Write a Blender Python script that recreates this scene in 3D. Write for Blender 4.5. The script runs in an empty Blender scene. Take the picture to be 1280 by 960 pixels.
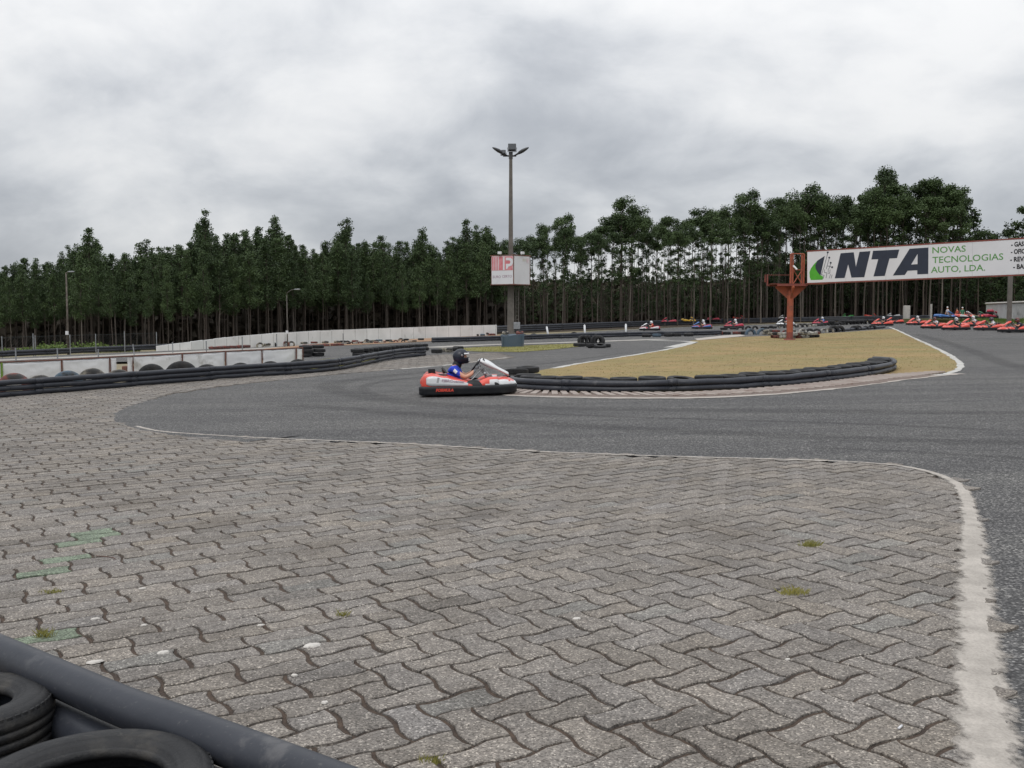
import bpy, bmesh, math, random
from mathutils import Vector, Matrix, noise
from mathutils.geometry import tessellate_polygon
PI = math.pi; R = math.radians
rnd = random.Random(7)
scn = bpy.context.scene
COL = scn.collection

# ------------------------------------------------------------------ camera
FPX = 1260.0; CAMH = 1.5; TILT = 0.018
pitch = math.atan((480 - 396) / FPX)
cd = bpy.data.cameras.new('camera'); cam = bpy.data.objects.new('camera', cd); COL.objects.link(cam)
cam.location = (0, 0, CAMH); cam.rotation_euler = (PI / 2 - pitch, 0, 0)
cd.sensor_width = 36; cd.lens = 36 * FPX / 1280; cd.clip_end = 3000; cd.clip_start = 0.05
scn.camera = cam
def ray(u, v):
    a = (u - 640) / FPX; b = (480 - v) / FPX
    return Vector((a, math.cos(pitch) + b * math.sin(pitch), -math.sin(pitch) + b * math.cos(pitch)))
def gz(x, y=0): return TILT * x
def P(u, v, dz=0.0):
    d = ray(u, v); t = CAMH / (TILT * d.x - d.z)
    return Vector((d.x * t, d.y * t, CAMH + d.z * t + dz))
def at(u, depth):          # ground point on column u at forward distance depth
    d = ray(u, 440); x = d.x / d.y * depth
    return Vector((x, depth, gz(x)))
def ztop(p, v):            # height at which a vertical through p meets image row v
    u = 640 + p.x / p.y * FPX
    d = ray(u, v); return CAMH + d.z * p.y / d.y
def gpt(x, y, dz=0): return Vector((x, y, gz(x) + dz))

# ------------------------------------------------------------------ materials
def nodes_of(name):
    m = bpy.data.materials.new(name); m.use_nodes = True
    nt = m.node_tree; return m, nt, nt.nodes['Principled BSDF']
def noise_node(nt, scale, detail=4, rough=0.6, coord=None, dist=0):
    n = nt.nodes.new('ShaderNodeTexNoise'); n.inputs['Scale'].default_value = scale
    n.inputs['Detail'].default_value = detail; n.inputs['Roughness'].default_value = rough
    n.inputs['Distortion'].default_value = dist
    if coord: nt.links.new(coord, n.inputs['Vector'])
    return n
def ramp(nt, fac, stops):
    r = nt.nodes.new('ShaderNodeValToRGB'); e = r.color_ramp.elements
    while len(e) < len(stops): e.new(0.5)
    for i, (p, c) in enumerate(stops):
        e[i].position = p; e[i].color = (c[0], c[1], c[2], 1) if hasattr(c, '__len__') else (c, c, c, 1)
    nt.links.new(fac, r.inputs['Fac']); return r
def mixc(nt, fac, a, b, mode='MIX'):
    m = nt.nodes.new('ShaderNodeMix'); m.data_type = 'RGBA'; m.blend_type = mode
    if isinstance(fac, (int, float)): m.inputs[0].default_value = fac
    else: nt.links.new(fac, m.inputs[0])
    for k, s in ((6, a), (7, b)):
        if hasattr(s, 'links'): nt.links.new(s, m.inputs[k])
        else: m.inputs[k].default_value = (s[0], s[1], s[2], 1)
    return m.outputs[2]
def pm(name, c1, c2=None, scale=6.0, rough=0.6, bump=0.0, bscale=40.0, metal=0.0, spec=0.5, dirt=None, dscale=2.0, dcut=0.55, world=False, coat=0, specks=None):
    m, nt, b = nodes_of(name)
    g = nt.nodes.new('ShaderNodeNewGeometry') if world else nt.nodes.new('ShaderNodeTexCoord')
    co = g.outputs['Position'] if world else g.outputs['Object']
    c2 = c2 or tuple(x * 0.8 for x in c1)
    n = noise_node(nt, scale, 5, 0.6, co)
    col = ramp(nt, n.outputs['Fac'], [(0.35, c1), (0.65, c2)]).outputs['Color']
    if dirt:
        n2 = noise_node(nt, dscale, 8, 0.65, co)
        f = ramp(nt, n2.outputs['Fac'], [(dcut, 0), (dcut + 0.12, 1)]).outputs['Color']
        col = mixc(nt, f, col, dirt)
    if specks:
        ns = noise_node(nt, 55, 6, 0.75, co); fs_ = ramp(nt, ns.outputs['Fac'], [(.60, 0), (.68, 1)]).outputs[0]
        mq = nt.nodes.new('ShaderNodeMapping'); mq.inputs['Rotation'].default_value = (.4, .3, .6); mq.inputs['Scale'].default_value = (9, 90, 60); nt.links.new(co, mq.inputs[0])
        nq = noise_node(nt, 1.0, 3, 0.6, mq.outputs[0]); fq = ramp(nt, nq.outputs['Fac'], [(.66, 0), (.72, .8)]).outputs[0]
        col = mixc(nt, fs_, col, specks); col = mixc(nt, fq, col, specks)
    nt.links.new(col, b.inputs['Base Color'])
    b.inputs['Roughness'].default_value = rough; b.inputs['Metallic'].default_value = metal
    b.inputs['Specular IOR Level'].default_value = spec
    if coat: b.inputs['Coat Weight'].default_value = coat
    if bump:
        nb = noise_node(nt, bscale, 4, 0.6, co)
        bp = nt.nodes.new('ShaderNodeBump'); bp.inputs['Strength'].default_value = bump; bp.inputs['Distance'].default_value = 0.02
        nt.links.new(nb.outputs['Fac'], bp.inputs['Height']); nt.links.new(bp.outputs[0], b.inputs['Normal'])
    return m
M = {}
M['rubber'] = pm('rubber', (0.015, 0.0155, 0.017), (0.024, 0.024, 0.025), 9, 0.66, 0.25, 60, spec=0.3, specks=(0.045, 0.043, 0.04), dirt=(0.045, 0.042, 0.038), dscale=5, dcut=0.58)
M['rubber_white'] = pm('rubber_painted_white', (0.42, 0.41, 0.37), (0.3, 0.29, 0.26), 9, 0.7, 0.3, 40, dirt=(0.06, 0.055, 0.05), dscale=4, dcut=0.5)
M['rubber_red'] = pm('rubber_painted_red', (0.2, 0.05, 0.04), (0.12, 0.05, 0.04), 9, 0.7, 0.3, 40, dirt=(0.04, 0.04, 0.04), dscale=4, dcut=0.5)
M['rubber_blue'] = pm('rubber_painted_blue', (0.05, 0.09, 0.13), (0.09, 0.12, 0.15), 9, 0.7, 0.3, 40, dirt=(0.03, 0.03, 0.03), dscale=4, dcut=0.55)
M['rubber_worn'] = pm('rubber_flaking_paint', (0.3, 0.28, 0.22), (0.12, 0.1, 0.09), 5, 0.75, 0.3, 40, dirt=(0.03, 0.03, 0.03), dscale=3.0, dcut=0.46)
M['pipe'] = pm('pipe_plastic', (0.022, 0.025, 0.033), (0.032, 0.035, 0.044), 4, 0.45, 0.06, 25, spec=0.35, specks=(0.065, 0.066, 0.07), dirt=(0.075, 0.075, 0.08), dscale=6, dcut=0.6)
M['black'] = pm('black_plastic', (0.010, 0.011, 0.014), (0.018, 0.019, 0.021), 8, 0.5, 0.1, 30, spec=0.3)
M['kart_red'] = pm('kart_red', (0.62, 0.055, 0.03), (0.56, 0.07, 0.045), 5, 0.32, 0, dirt=(0.3, 0.05, 0.04), dscale=7, dcut=0.64, coat=0.3)
M['kart_white'] = pm('kart_white', (0.66, 0.67, 0.68), (0.58, 0.59, 0.6), 5, 0.35, 0, dirt=(0.35, 0.35, 0.35), dscale=8, dcut=0.62, coat=0.3)
M['kart_crimson'] = pm('kart_crimson', (0.4, 0.02, 0.05), None, 5, 0.35)
M['kart_yellow'] = pm('kart_yellow', (0.7, 0.42, 0.03), None, 5, 0.35)
M['kart_blue'] = pm('kart_blue', (0.05, 0.16, 0.42), None, 5, 0.35)
M['kart_green'] = pm('kart_green', (0.04, 0.3, 0.06), None, 5, 0.35)
M['kart_grey'] = pm('kart_grey', (0.4, 0.4, 0.41), None, 5, 0.4)
M['metal'] = pm('dull_metal', (0.35, 0.35, 0.36), (0.22, 0.22, 0.23), 12, 0.4, 0.1, 30, metal=0.8)
M['seat'] = pm('seat_shell', (0.03, 0.03, 0.032), None, 8, 0.35)
M['galv'] = pm('galvanised', (0.3, 0.31, 0.32), (0.22, 0.23, 0.24), 5, 0.5, 0.1, 20, metal=0.4)
M['lampgrey'] = pm('lamp_housing', (0.028, 0.03, 0.035), (0.045, 0.048, 0.052), 5, 0.5)
M['glass'] = pm('lamp_glass', (0.06, 0.065, 0.07), None, 5, 0.15)
M['concrete'] = pm('concrete', (0.36, 0.34, 0.31), (0.27, 0.255, 0.235), 1.6, 0.85, 0.3, 12, dirt=(0.17, 0.155, 0.14), dscale=0.9, dcut=0.57, world=True)
M['polecon'] = pm('pole_concrete', (0.145, 0.13, 0.115), (0.10, 0.092, 0.082), 3, 0.85, 0.3, 20, dirt=(0.1, 0.09, 0.08), dscale=1.5, dcut=0.55)
M['whitewall'] = pm('whitewashed_wall', (0.74, 0.74, 0.735), (0.63, 0.63, 0.62), 0.7, 0.85, 0.2, 8, dirt=(0.42, 0.41, 0.39), dscale=0.45, dcut=0.58, world=True)
M['block'] = pm('grey_blockwork', (0.45, 0.45, 0.44), (0.36, 0.36, 0.355), 0.7, 0.9, 0.3, 8, dirt=(0.16, 0.155, 0.15), dscale=0.5, dcut=0.55, world=True)
M['cloth'] = pm('white_tarpaulin', (0.74, 0.74, 0.745), (0.66, 0.66, 0.66), 2, 0.6, 0.5, 6, dirt=(0.38, 0.37, 0.34), dscale=1.1, dcut=0.56)
M['rust'] = pm('rusty_steel', (0.16, 0.06, 0.04), (0.09, 0.045, 0.035), 6, 0.8, 0.3, 30)
M['redpaint'] = pm('weathered_orange_paint', (0.35, 0.088, 0.04), (0.27, 0.07, 0.038), 3, 0.7, 0.15, 20, dirt=(0.14, 0.055, 0.04), dscale=2.0, dcut=0.52)
M['darkred'] = pm('dark_red_steel', (0.22, 0.05, 0.035), (0.15, 0.045, 0.035), 3, 0.65, 0.2, 20)
M['board'] = pm('white_sign_panel', (0.62, 0.62, 0.64), (0.58, 0.58, 0.6), 0.8, 0.5, 0, dirt=(0.5, 0.5, 0.52), dscale=0.6, dcut=0.6)
M['navy'] = pm('navy_ink', (0.017, 0.024, 0.045), None, 3, 0.5)
M['lime'] = pm('green_ink', (0.07, 0.36, 0.02), None, 3, 0.5)
M['green_text'] = pm('soft_green_ink', (0.1, 0.28, 0.07), None, 3, 0.5)
M['ink'] = pm('black_ink', (0.02, 0.02, 0.022), None, 3, 0.5)
M['faded_red'] = pm('faded_red_print', (0.50, 0.13, 0.15), (0.58, 0.24, 0.26), 4, 0.6)
M['faded_ink'] = pm('faded_purple_ink', (0.27, 0.18, 0.24), (0.4, 0.32, 0.36), 8, 0.6)
M['boxblue'] = pm('blue_grey_paint', (0.045, 0.075, 0.11), (0.06, 0.085, 0.11), 3, 0.6, 0.2, 15, dirt=(0.1, 0.1, 0.09), dscale=3, dcut=0.6)
M['skin'] = pm('skin', (0.52, 0.27, 0.18), (0.46, 0.23, 0.15), 6, 0.55)
M['shirt_blue'] = pm('blue_shirt', (0.014, 0.05, 0.50), (0.012, 0.035, 0.36), 7, 0.8, 0.3, 15)
M['cloth_navy'] = pm('navy_cloth', (0.02, 0.025, 0.05), (0.015, 0.02, 0.035), 7, 0.85, 0.3, 15)
M['cloth_white'] = pm('white_cloth', (0.55, 0.55, 0.58), (0.46, 0.46, 0.5), 7, 0.85, 0.3, 15)
M['cloth_red'] = pm('red_cloth', (0.45, 0.08, 0.05), None, 7, 0.85, 0.3, 15)
M['cloth_khaki'] = pm('khaki_cloth', (0.3, 0.24, 0.17), (0.24, 0.2, 0.14), 7, 0.85, 0.3, 15)
M['cloth_green'] = pm('green_cloth', (0.06, 0.2, 0.12), None, 7, 0.85, 0.3, 15)
M['trousers'] = pm('grey_trousers', (0.22, 0.21, 0.22), (0.15, 0.145, 0.15), 7, 0.85, 0.3, 15)
M['glove'] = pm('grey_glove', (0.16, 0.17, 0.18), None, 7, 0.8)
M['shoe'] = pm('dark_shoe', (0.03, 0.03, 0.035), None, 7, 0.6)
M['helmet'] = pm('helmet_dark', (0.010, 0.012, 0.02), (0.02, 0.024, 0.036), 4, 0.35, spec=.3)
M['visor'] = pm('visor_dark', (0.02, 0.015, 0.02), None, 4, 0.12)
M['moss_green'] = pm('green_paint_moss', (0.16, 0.26, 0.04), None, 7, 0.9)
M['dirt'] = pm('red_brown_earth', (0.22, 0.12, 0.07), (0.3, 0.2, 0.12), 2, 0.95, 0.6, 9)
M['quartz'] = pm('pale_stone', (0.55, 0.52, 0.48), (0.42, 0.4, 0.37), 30, 0.7, 0.3, 80)
M['line'] = pm('worn_white_line', (0.5, 0.49, 0.46), (0.36, 0.35, 0.33), 3, 0.8, 0.2, 60, dirt=(0.2, 0.2, 0.195), dscale=4, dcut=0.56, world=True)
M['mesh_dark'] = pm('dark_netting', (0.025, 0.03, 0.03), (0.04, 0.045, 0.045), 5, 0.8, 0.2, 20)

def leaf_mat(name, c_dark, c_light):
    m, nt, b = nodes_of(name)
    at_ = nt.nodes.new('ShaderNodeAttribute'); at_.attribute_name = 'tint'
    oi = nt.nodes.new('ShaderNodeObjectInfo')
    add = nt.nodes.new('ShaderNodeMath'); add.operation = 'MULTIPLY_ADD'
    nt.links.new(oi.outputs['Random'], add.inputs[0]); add.inputs[1].default_value = 0.5
    nt.links.new(at_.outputs['Fac'], add.inputs[2])
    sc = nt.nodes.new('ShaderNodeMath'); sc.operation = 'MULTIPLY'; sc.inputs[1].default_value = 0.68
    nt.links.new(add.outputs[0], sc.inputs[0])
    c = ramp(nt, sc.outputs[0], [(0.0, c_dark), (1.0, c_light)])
    nt.links.new(c.outputs[0], b.inputs['Base Color']); b.inputs['Roughness'].default_value = 0.6
    b.inputs['Specular IOR Level'].default_value = 0.25
    return m
M['leaf'] = leaf_mat('eucalyptus_leaves', (0.018, 0.034, 0.014), (0.075, 0.115, 0.04))
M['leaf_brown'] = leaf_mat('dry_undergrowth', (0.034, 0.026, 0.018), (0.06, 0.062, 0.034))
M['grass_green'] = leaf_mat('green_weeds', (0.04, 0.08, 0.015), (0.14, 0.2, 0.04))
M['grass_dry'] = leaf_mat('dry_grass_blades', (0.19, 0.17, 0.06), (0.37, 0.265, 0.11))
M['grass_yellow'] = leaf_mat('yellow_green_grass', (0.13, 0.14, 0.03), (0.3, 0.27, 0.08))
M['bark'] = pm('eucalyptus_bark', (0.085, 0.066, 0.052), (0.04, 0.032, 0.026), 5, 0.9, 0.3, 20)
M['bark_pale'] = pm('pale_eucalyptus_bark', (0.15, 0.128, 0.108), (0.06, 0.05, 0.042), 5, 0.9, 0.3, 20)

def ground_mats():
    # asphalt: crushed aggregate, worn lanes
    m, nt, b = nodes_of('asphalt'); g = nt.nodes.new('ShaderNodeNewGeometry'); co = g.outputs['Position']
    v = nt.nodes.new('ShaderNodeTexVoronoi'); v.inputs['Scale'].default_value = 75; nt.links.new(co, v.inputs['Vector'])
    sep = nt.nodes.new('ShaderNodeSeparateColor'); nt.links.new(v.outputs['Color'], sep.inputs[0])
    c = ramp(nt, sep.outputs[0], [(0.0, (0.05, 0.049, 0.049)), (0.45, (0.092, 0.091, 0.09)), (0.8, (0.155, 0.152, 0.148)), (1.0, (0.34, 0.33, 0.315))]).outputs[0]
    gap = ramp(nt, v.outputs['Distance'], [(0.35, (1, 1, 1)), (0.75, (0.5, 0.5, 0.5))]).outputs[0]
    c = mixc(nt, 1.0, c, gap, 'MULTIPLY')
    n1 = noise_node(nt, 0.35, 6, 0.6, co); c = mixc(nt, 1.0, c, ramp(nt, n1.outputs['Fac'], [(0.3, (0.84, 0.84, 0.85)), (0.7, (1.12, 1.11, 1.09))]).outputs[0], 'MULTIPLY')
    n2 = noise_node(nt, 6, 5, 0.6, co); c = mixc(nt, 1.0, c, ramp(nt, n2.outputs['Fac'], [(0.3, (0.88, 0.88, 0.88)), (0.7, (1.1, 1.1, 1.1))]).outputs[0], 'MULTIPLY')
    mp = nt.nodes.new('ShaderNodeMapping'); mp.inputs['Rotation'].default_value = (0, 0, R(-4)); mp.inputs['Scale'].default_value = (0.05, 1.3, 1)
    nt.links.new(co, mp.inputs[0]); n3 = noise_node(nt, 1.0, 4, 0.6, mp.outputs[0], 0.3)
    c = mixc(nt, 1.0, c, ramp(nt, n3.outputs['Fac'], [(0.42, (0.82, 0.82, 0.84)), (0.56, (1.03, 1.03, 1.03))]).outputs[0], 'MULTIPLY')
    nt.links.new(c, b.inputs['Base Color']); b.inputs['Roughness'].default_value = 0.82; b.inputs['Specular IOR Level'].default_value = 0.3
    bp = nt.nodes.new('ShaderNodeBump'); bp.inputs['Strength'].default_value = 0.7; bp.inputs['Distance'].default_value = 0.008
    nt.links.new(v.outputs['Distance'], bp.inputs['Height']); bp.invert = True; nt.links.new(bp.outputs[0], b.inputs['Normal'])
    M['asphalt'] = m
    # pavers
    m, nt, b = nodes_of('paver_concrete'); g = nt.nodes.new('ShaderNodeNewGeometry'); co = g.outputs['Position']
    a = nt.nodes.new('ShaderNodeAttribute'); a.attribute_name = 'tint'
    v = nt.nodes.new('ShaderNodeTexVoronoi'); v.inputs['Scale'].default_value = 150; nt.links.new(co, v.inputs['Vector'])
    sep = nt.nodes.new('ShaderNodeSeparateColor'); nt.links.new(v.outputs['Color'], sep.inputs[0])
    grit = ramp(nt, sep.outputs[0], [(0.0, (0.42, 0.41, 0.40)), (0.4, (0.88, 0.88, 0.88)), (0.88, (1.18, 1.17, 1.16)), (1.0, (2.3, 2.3, 2.25))]).outputs[0]
    c = mixc(nt, 1.0, a.outputs['Color'], grit, 'MULTIPLY')
    n1 = noise_node(nt, 1.1, 7, 0.7, co)
    c = mixc(nt, 1.0, c, ramp(nt, n1.outputs['Fac'], [(0.3, (0.70, 0.68, 0.66)), (0.5, (1, 1, 1)), (0.68, (1.14, 1.12, 1.09))]).outputs[0], 'MULTIPLY')
    n2 = noise_node(nt, 14, 6, 0.7, co)
    c = mixc(nt, 1.0, c, ramp(nt, n2.outputs['Fac'], [(0.3, (0.78, 0.77, 0.77)), (0.6, (1.06, 1.06, 1.06))]).outputs[0], 'MULTIPLY')
    nt.links.new(c, b.inputs['Base Color']); b.inputs['Roughness'].default_value = 0.88; b.inputs['Specular IOR Level'].default_value = 0.3
    nb = noise_node(nt, 120, 4, 0.7, co)
    bp = nt.nodes.new('ShaderNodeBump'); bp.inputs['Strength'].default_value = 0.55; bp.inputs['Distance'].default_value = 0.006
    nt.links.new(nb.outputs['Fac'], bp.inputs['Height']); nt.links.new(bp.outputs[0], b.inputs['Normal'])
    M['paver'] = m
    M['joint'] = pm('joint_soil', (0.040, 0.028, 0.021), (0.078, 0.052, 0.036), 14, 0.95, 0.7, 60, dirt=(0.05, 0.06, 0.02), dscale=2.2, dcut=0.66, world=True)
    M['earth'] = pm('bare_earth', (0.16, 0.13, 0.085), (0.2, 0.17, 0.1), 0.4, 0.95, 0.5, 6, dirt=(0.1, 0.11, 0.045), dscale=0.3, dcut=0.52, world=True)
    M['forest_floor'] = pm('forest_litter', (0.045, 0.032, 0.022), (0.07, 0.05, 0.03), 0.6, 0.95, 0.5, 6, world=True)
    M['cement'] = pm('cement_dust', (0.42, 0.38, 0.34), (0.34, 0.31, 0.28), 7, 0.9, 0.7, 45, dirt=(0.26, 0.24, 0.22), dscale=5, dcut=0.57, world=True)
    M['turf'] = pm('dry_turf', (0.27, 0.185, 0.078), (0.19, 0.16, 0.058), 0.35, 0.95, 0.8, 14, dirt=(0.17, 0.115, 0.05), dscale=1.7, dcut=0.54, world=True)
    M['turf_green'] = pm('yellow_green_turf', (0.2, 0.175, 0.05), (0.15, 0.15, 0.045), 0.5, 0.95, 0.8, 14, world=True)
    M['kerb_dark'] = pm('kerb_groove_dirt', (0.13, 0.095, 0.08), (0.17, 0.13, 0.11), 3, 0.9, 0.4, 30, world=True)
    M['kerb'] = pm('kerb_concrete', (0.27, 0.22, 0.195), (0.33, 0.29, 0.26), 3, 0.9, 0.4, 30, dirt=(0.16, 0.105, 0.085), dscale=2, dcut=0.55, world=True)
ground_mats()
def film_mat(name, c1, c2, nscale, hi=1.0, stretch=(1, 1, 1), soft=.10, bias=0.0, mul=.62):
    """worn deposit: breaks up towards its edges"""
    m, nt, b = nodes_of(name); g = nt.nodes.new('ShaderNodeNewGeometry'); mp = nt.nodes.new('ShaderNodeMapping'); mp.inputs['Scale'].default_value = stretch
    nt.links.new(g.outputs['Position'], mp.inputs[0]); co = mp.outputs[0]
    n = noise_node(nt, nscale, 8, 0.68, co); n2 = noise_node(nt, 6, 5, 0.6, g.outputs['Position'])
    c = ramp(nt, n2.outputs['Fac'], [(.35, c1), (.65, c2)]).outputs[0]
    n3 = noise_node(nt, 90, 3, 0.6, g.outputs['Position']); c = mixc(nt, 1.0, c, ramp(nt, n3.outputs['Fac'], [(.3, .82), (.7, 1.12)]).outputs[0], 'MULTIPLY')
    e = nt.nodes.new('ShaderNodeAttribute'); e.attribute_name = 'edge'
    ma = nt.nodes.new('ShaderNodeMath'); ma.operation = 'MULTIPLY_ADD'; nt.links.new(e.outputs['Fac'], ma.inputs[0]); ma.inputs[1].default_value = -mul; nt.links.new(n.outputs['Fac'], ma.inputs[2])
    al = ramp(nt, ma.outputs[0], [(max(0, .10 - soft / 2 + bias), 0), (.10 + soft / 2 + bias, hi)]).outputs[0]
    nt.links.new(c, b.inputs['Base Color']); b.inputs['Roughness'].default_value = .9; nt.links.new(al, b.inputs['Alpha'])
    bp = nt.nodes.new('ShaderNodeBump'); bp.inputs['Strength'].default_value = .5; bp.inputs['Distance'].default_value = .01; nt.links.new(n.outputs['Fac'], bp.inputs['Height']); nt.links.new(bp.outputs[0], b.inputs['Normal'])
    return m
M['cement_film'] = film_mat('cement_film', (0.42, 0.385, 0.345), (0.30, 0.275, 0.245), 10, 1.0, (1, .8, 1), .22, .02, .80)
M['skid'] = film_mat('rubber_deposit', (0.035, 0.035, 0.037), (0.05, 0.05, 0.051), 5, .19, (.25, 3, 1), .35, .05)

# ------------------------------------------------------------------ mesh builder
class MB:
    def __init__(s): s.v = []; s.f = []; s.mi = []; s.mat = 0; s.sm = []; s.smooth = False
    def add(s, vs, fs):
        o = len(s.v); s.v += [tuple(v) for v in vs]
        for f in fs: s.f.append([i + o for i in f]); s.mi.append(s.mat); s.sm.append(s.smooth)
        return s
    def box(s, c, d, rot=None, bev=0.0):
        x, y, z = d[0] / 2, d[1] / 2, d[2] / 2
        if bev <= 0:
            vs = [(sx * x, sy * y, sz * z) for sz in (-1, 1) for sx, sy in ((-1, -1), (1, -1), (1, 1), (-1, 1))]
            fs = [(3, 2, 1, 0), (4, 5, 6, 7), (0, 1, 5, 4), (1, 2, 6, 5), (2, 3, 7, 6), (3, 0, 4, 7)]
        else:
            bm = bmesh.new(); bmesh.ops.create_cube(bm, size=1)
            for q in bm.verts: q.co = Vector((q.co.x * d[0], q.co.y * d[1], q.co.z * d[2]))
            bmesh.ops.bevel(bm, geom=bm.edges[:], offset=bev, segments=2, affect='EDGES', profile=0.6)
            bm.verts.index_update(); vs = [tuple(q.co) for q in bm.verts]; fs = [[q.index for q in f.verts] for f in bm.faces]; bm.free()
        m = rot if rot is not None else Matrix.Identity(3)
        return s.add([m @ Vector(v) + Vector(c) for v in vs], fs)
    def tube(s, pts, r, n=8, closed=False, caps=True, jit=0):
        pts = [Vector(p) for p in pts]; k = len(pts); rs = r if hasattr(r, '__len__') else [r] * k
        vs = []; fs = []; up0 = None
        for i, p in enumerate(pts):
            a = pts[(i - 1) % k] if (closed or i > 0) else p; b = pts[(i + 1) % k] if (closed or i < k - 1) else p
            t = (b - a).normalized()
            if up0 is None:
                up0 = Vector((0, 0, 1)) if abs(t.z) < 0.9 else Vector((1, 0, 0))
            x = t.cross(up0)
            if x.length < 1e-4: x = t.cross(Vector((0, 1, 0)))
            x.normalize(); y = x.cross(t); up0 = y
            for j in range(n):
                q = 2 * PI * j / n; vs.append(p + (x * math.cos(q) + y * math.sin(q)) * rs[i])
        m = k if closed else k - 1
        for i in range(m):
            for j in range(n):
                a = i * n + j; b = i * n + (j + 1) % n; c = ((i + 1) % k) * n + (j + 1) % n; d = ((i + 1) % k) * n + j
                fs.append((a, b, c, d))
        if caps and not closed: fs.append(list(range(n))[::-1]); fs.append([(k - 1) * n + j for j in range(n)])
        return s.add(vs, fs)
    def lathe(s, prof, n=24, mat=None, closed=False):        # prof (r,z) about z
        m = mat or Matrix.Identity(4); vs = []; fs = []; k = len(prof)
        for i in range(n):
            a = 2 * PI * i / n
            for r, z in prof: vs.append(m @ Vector((r * math.cos(a), r * math.sin(a), z)))
        for i in range(n):
            i2 = (i + 1) % n
            for j in range(k if closed else k - 1):
                j2 = (j + 1) % k; fs.append((i * k + j, i2 * k + j, i2 * k + j2, i * k + j2))
        return s.add(vs, fs)
    def loft(s, secs, closed=False, caps=True):
        n = len(secs[0]); vs = [v for q in secs for v in q]; fs = []
        for i in range(len(secs) - 1):
            for j in range(n if closed else n - 1):
                j2 = (j + 1) % n; fs.append((i * n + j, i * n + j2, (i + 1) * n + j2, (i + 1) * n + j))
        if closed and caps: fs.append(list(range(n))[::-1]); fs.append([(len(secs) - 1) * n + j for j in range(n)])
        return s.add(vs, fs)
    def prism(s, poly, o, ex, ey, ez, th):                     # poly in (x,y) along ex,ey extruded along ez
        n = len(poly); o = Vector(o); vs = [o + ex * x + ey * y for x, y in poly] + [o + ex * x + ey * y + ez * th for x, y in poly]
        fs = [list(range(n))[::-1], list(range(n, 2 * n))] + [(i, (i + 1) % n, n + (i + 1) % n, n + i) for i in range(n)]
        return s.add(vs, fs)
    def mesh(s, name, mats, tint=None):
        me = bpy.data.meshes.new(name); me.from_pydata(s.v, [], s.f)
        for m in (mats if isinstance(mats, (list, tuple)) else [mats]): me.materials.append(m)
        me.polygons.foreach_set('material_index', s.mi); me.polygons.foreach_set('use_smooth', s.sm)
        if tint is not None:
            a = me.attributes.new('tint', 'FLOAT_COLOR', 'FACE'); flat = []
            for t in tint: flat += [t[0], t[1], t[2], 1.0] if hasattr(t, '__len__') else [t, t, t, 1.0]
            a.data.foreach_set('color', flat)
        me.update(); return me
    def build(s, name, mats, parent=None, loc=None, tint=None):
        o = bpy.data.objects.new(name, s.mesh(name, mats, tint)); COL.objects.link(o)
        if parent: o.parent = parent
        if loc is not None: o.location = loc
        return o
def fixn(me):
    bm = bmesh.new(); bm.from_mesh(me); bmesh.ops.recalc_face_normals(bm, faces=bm.faces); bm.to_mesh(me); bm.free()
def tag(o, label=None, cat=None, group=None, kind=None):
    if label: o['label'] = label
    if cat: o['category'] = cat
    if group: o['group'] = group
    if kind: o['kind'] = kind
    return o
def empty(name, loc, rz=0, label=None, cat=None, group=None):
    o = bpy.data.objects.new(name, None); COL.objects.link(o); o.location = loc; o.rotation_euler = (0, 0, rz)
    o.empty_display_size = 0.2
    return tag(o, label, cat, group)
def kids(o): return [c for c in bpy.data.objects if c.parent == o]
KC = {}
def dup(o, swap=None, parent=None, skip=()):
    c = o.copy(); COL.objects.link(c); c.parent = parent
    if swap and o.type == 'MESH':
        key = (o.data.name, tuple(sorted((a.name, b.name) for a, b in swap.items())))
        if key not in KC:
            me = o.data.copy()
            for i, m in enumerate(me.materials):
                if m in swap: me.materials[i] = swap[m]
            KC[key] = me
        c.data = KC[key]
    for k in kids(o):
        if k.name.split('.')[0] in skip: continue
        dup(k, swap, c, skip)
    return c
def text_mesh(body, size, thick=0.002, bold=0.0, shear=0.0, align='LEFT', sx=1.0):
    cu = bpy.data.curves.new('lettering', 'FONT'); cu.body = body; cu.size = size; cu.extrude = thick; cu.offset = bold; cu.shear = shear
    cu.align_x = align; cu.resolution_u = 3
    o = bpy.data.objects.new('tmp_text', cu); COL.objects.link(o)
    dg = bpy.context.evaluated_depsgraph_get(); me = bpy.data.meshes.new_from_object(o.evaluated_get(dg))
    bpy.data.objects.remove(o); bpy.data.curves.remove(cu)
    if sx != 1:
        for v in me.vertices: v.co.x *= sx
    return me
def lettering(name, body, size, mat, parent, mw, bold=0.0, shear=0.0, align='LEFT', sx=1.0, thick=0.002, fit=None):
    me = text_mesh(body, size, thick, bold, shear, align, sx); me.materials.clear(); me.materials.append(mat)
    if fit:
        xs = [v.co.x for v in me.vertices]; w = max(xs) - min(xs)
        for v in me.vertices: v.co.x = (v.co.x - min(xs)) * fit / w
    o = bpy.data.objects.new(name, me); COL.objects.link(o); o.parent = parent; o.matrix_local = mw; return o

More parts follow.
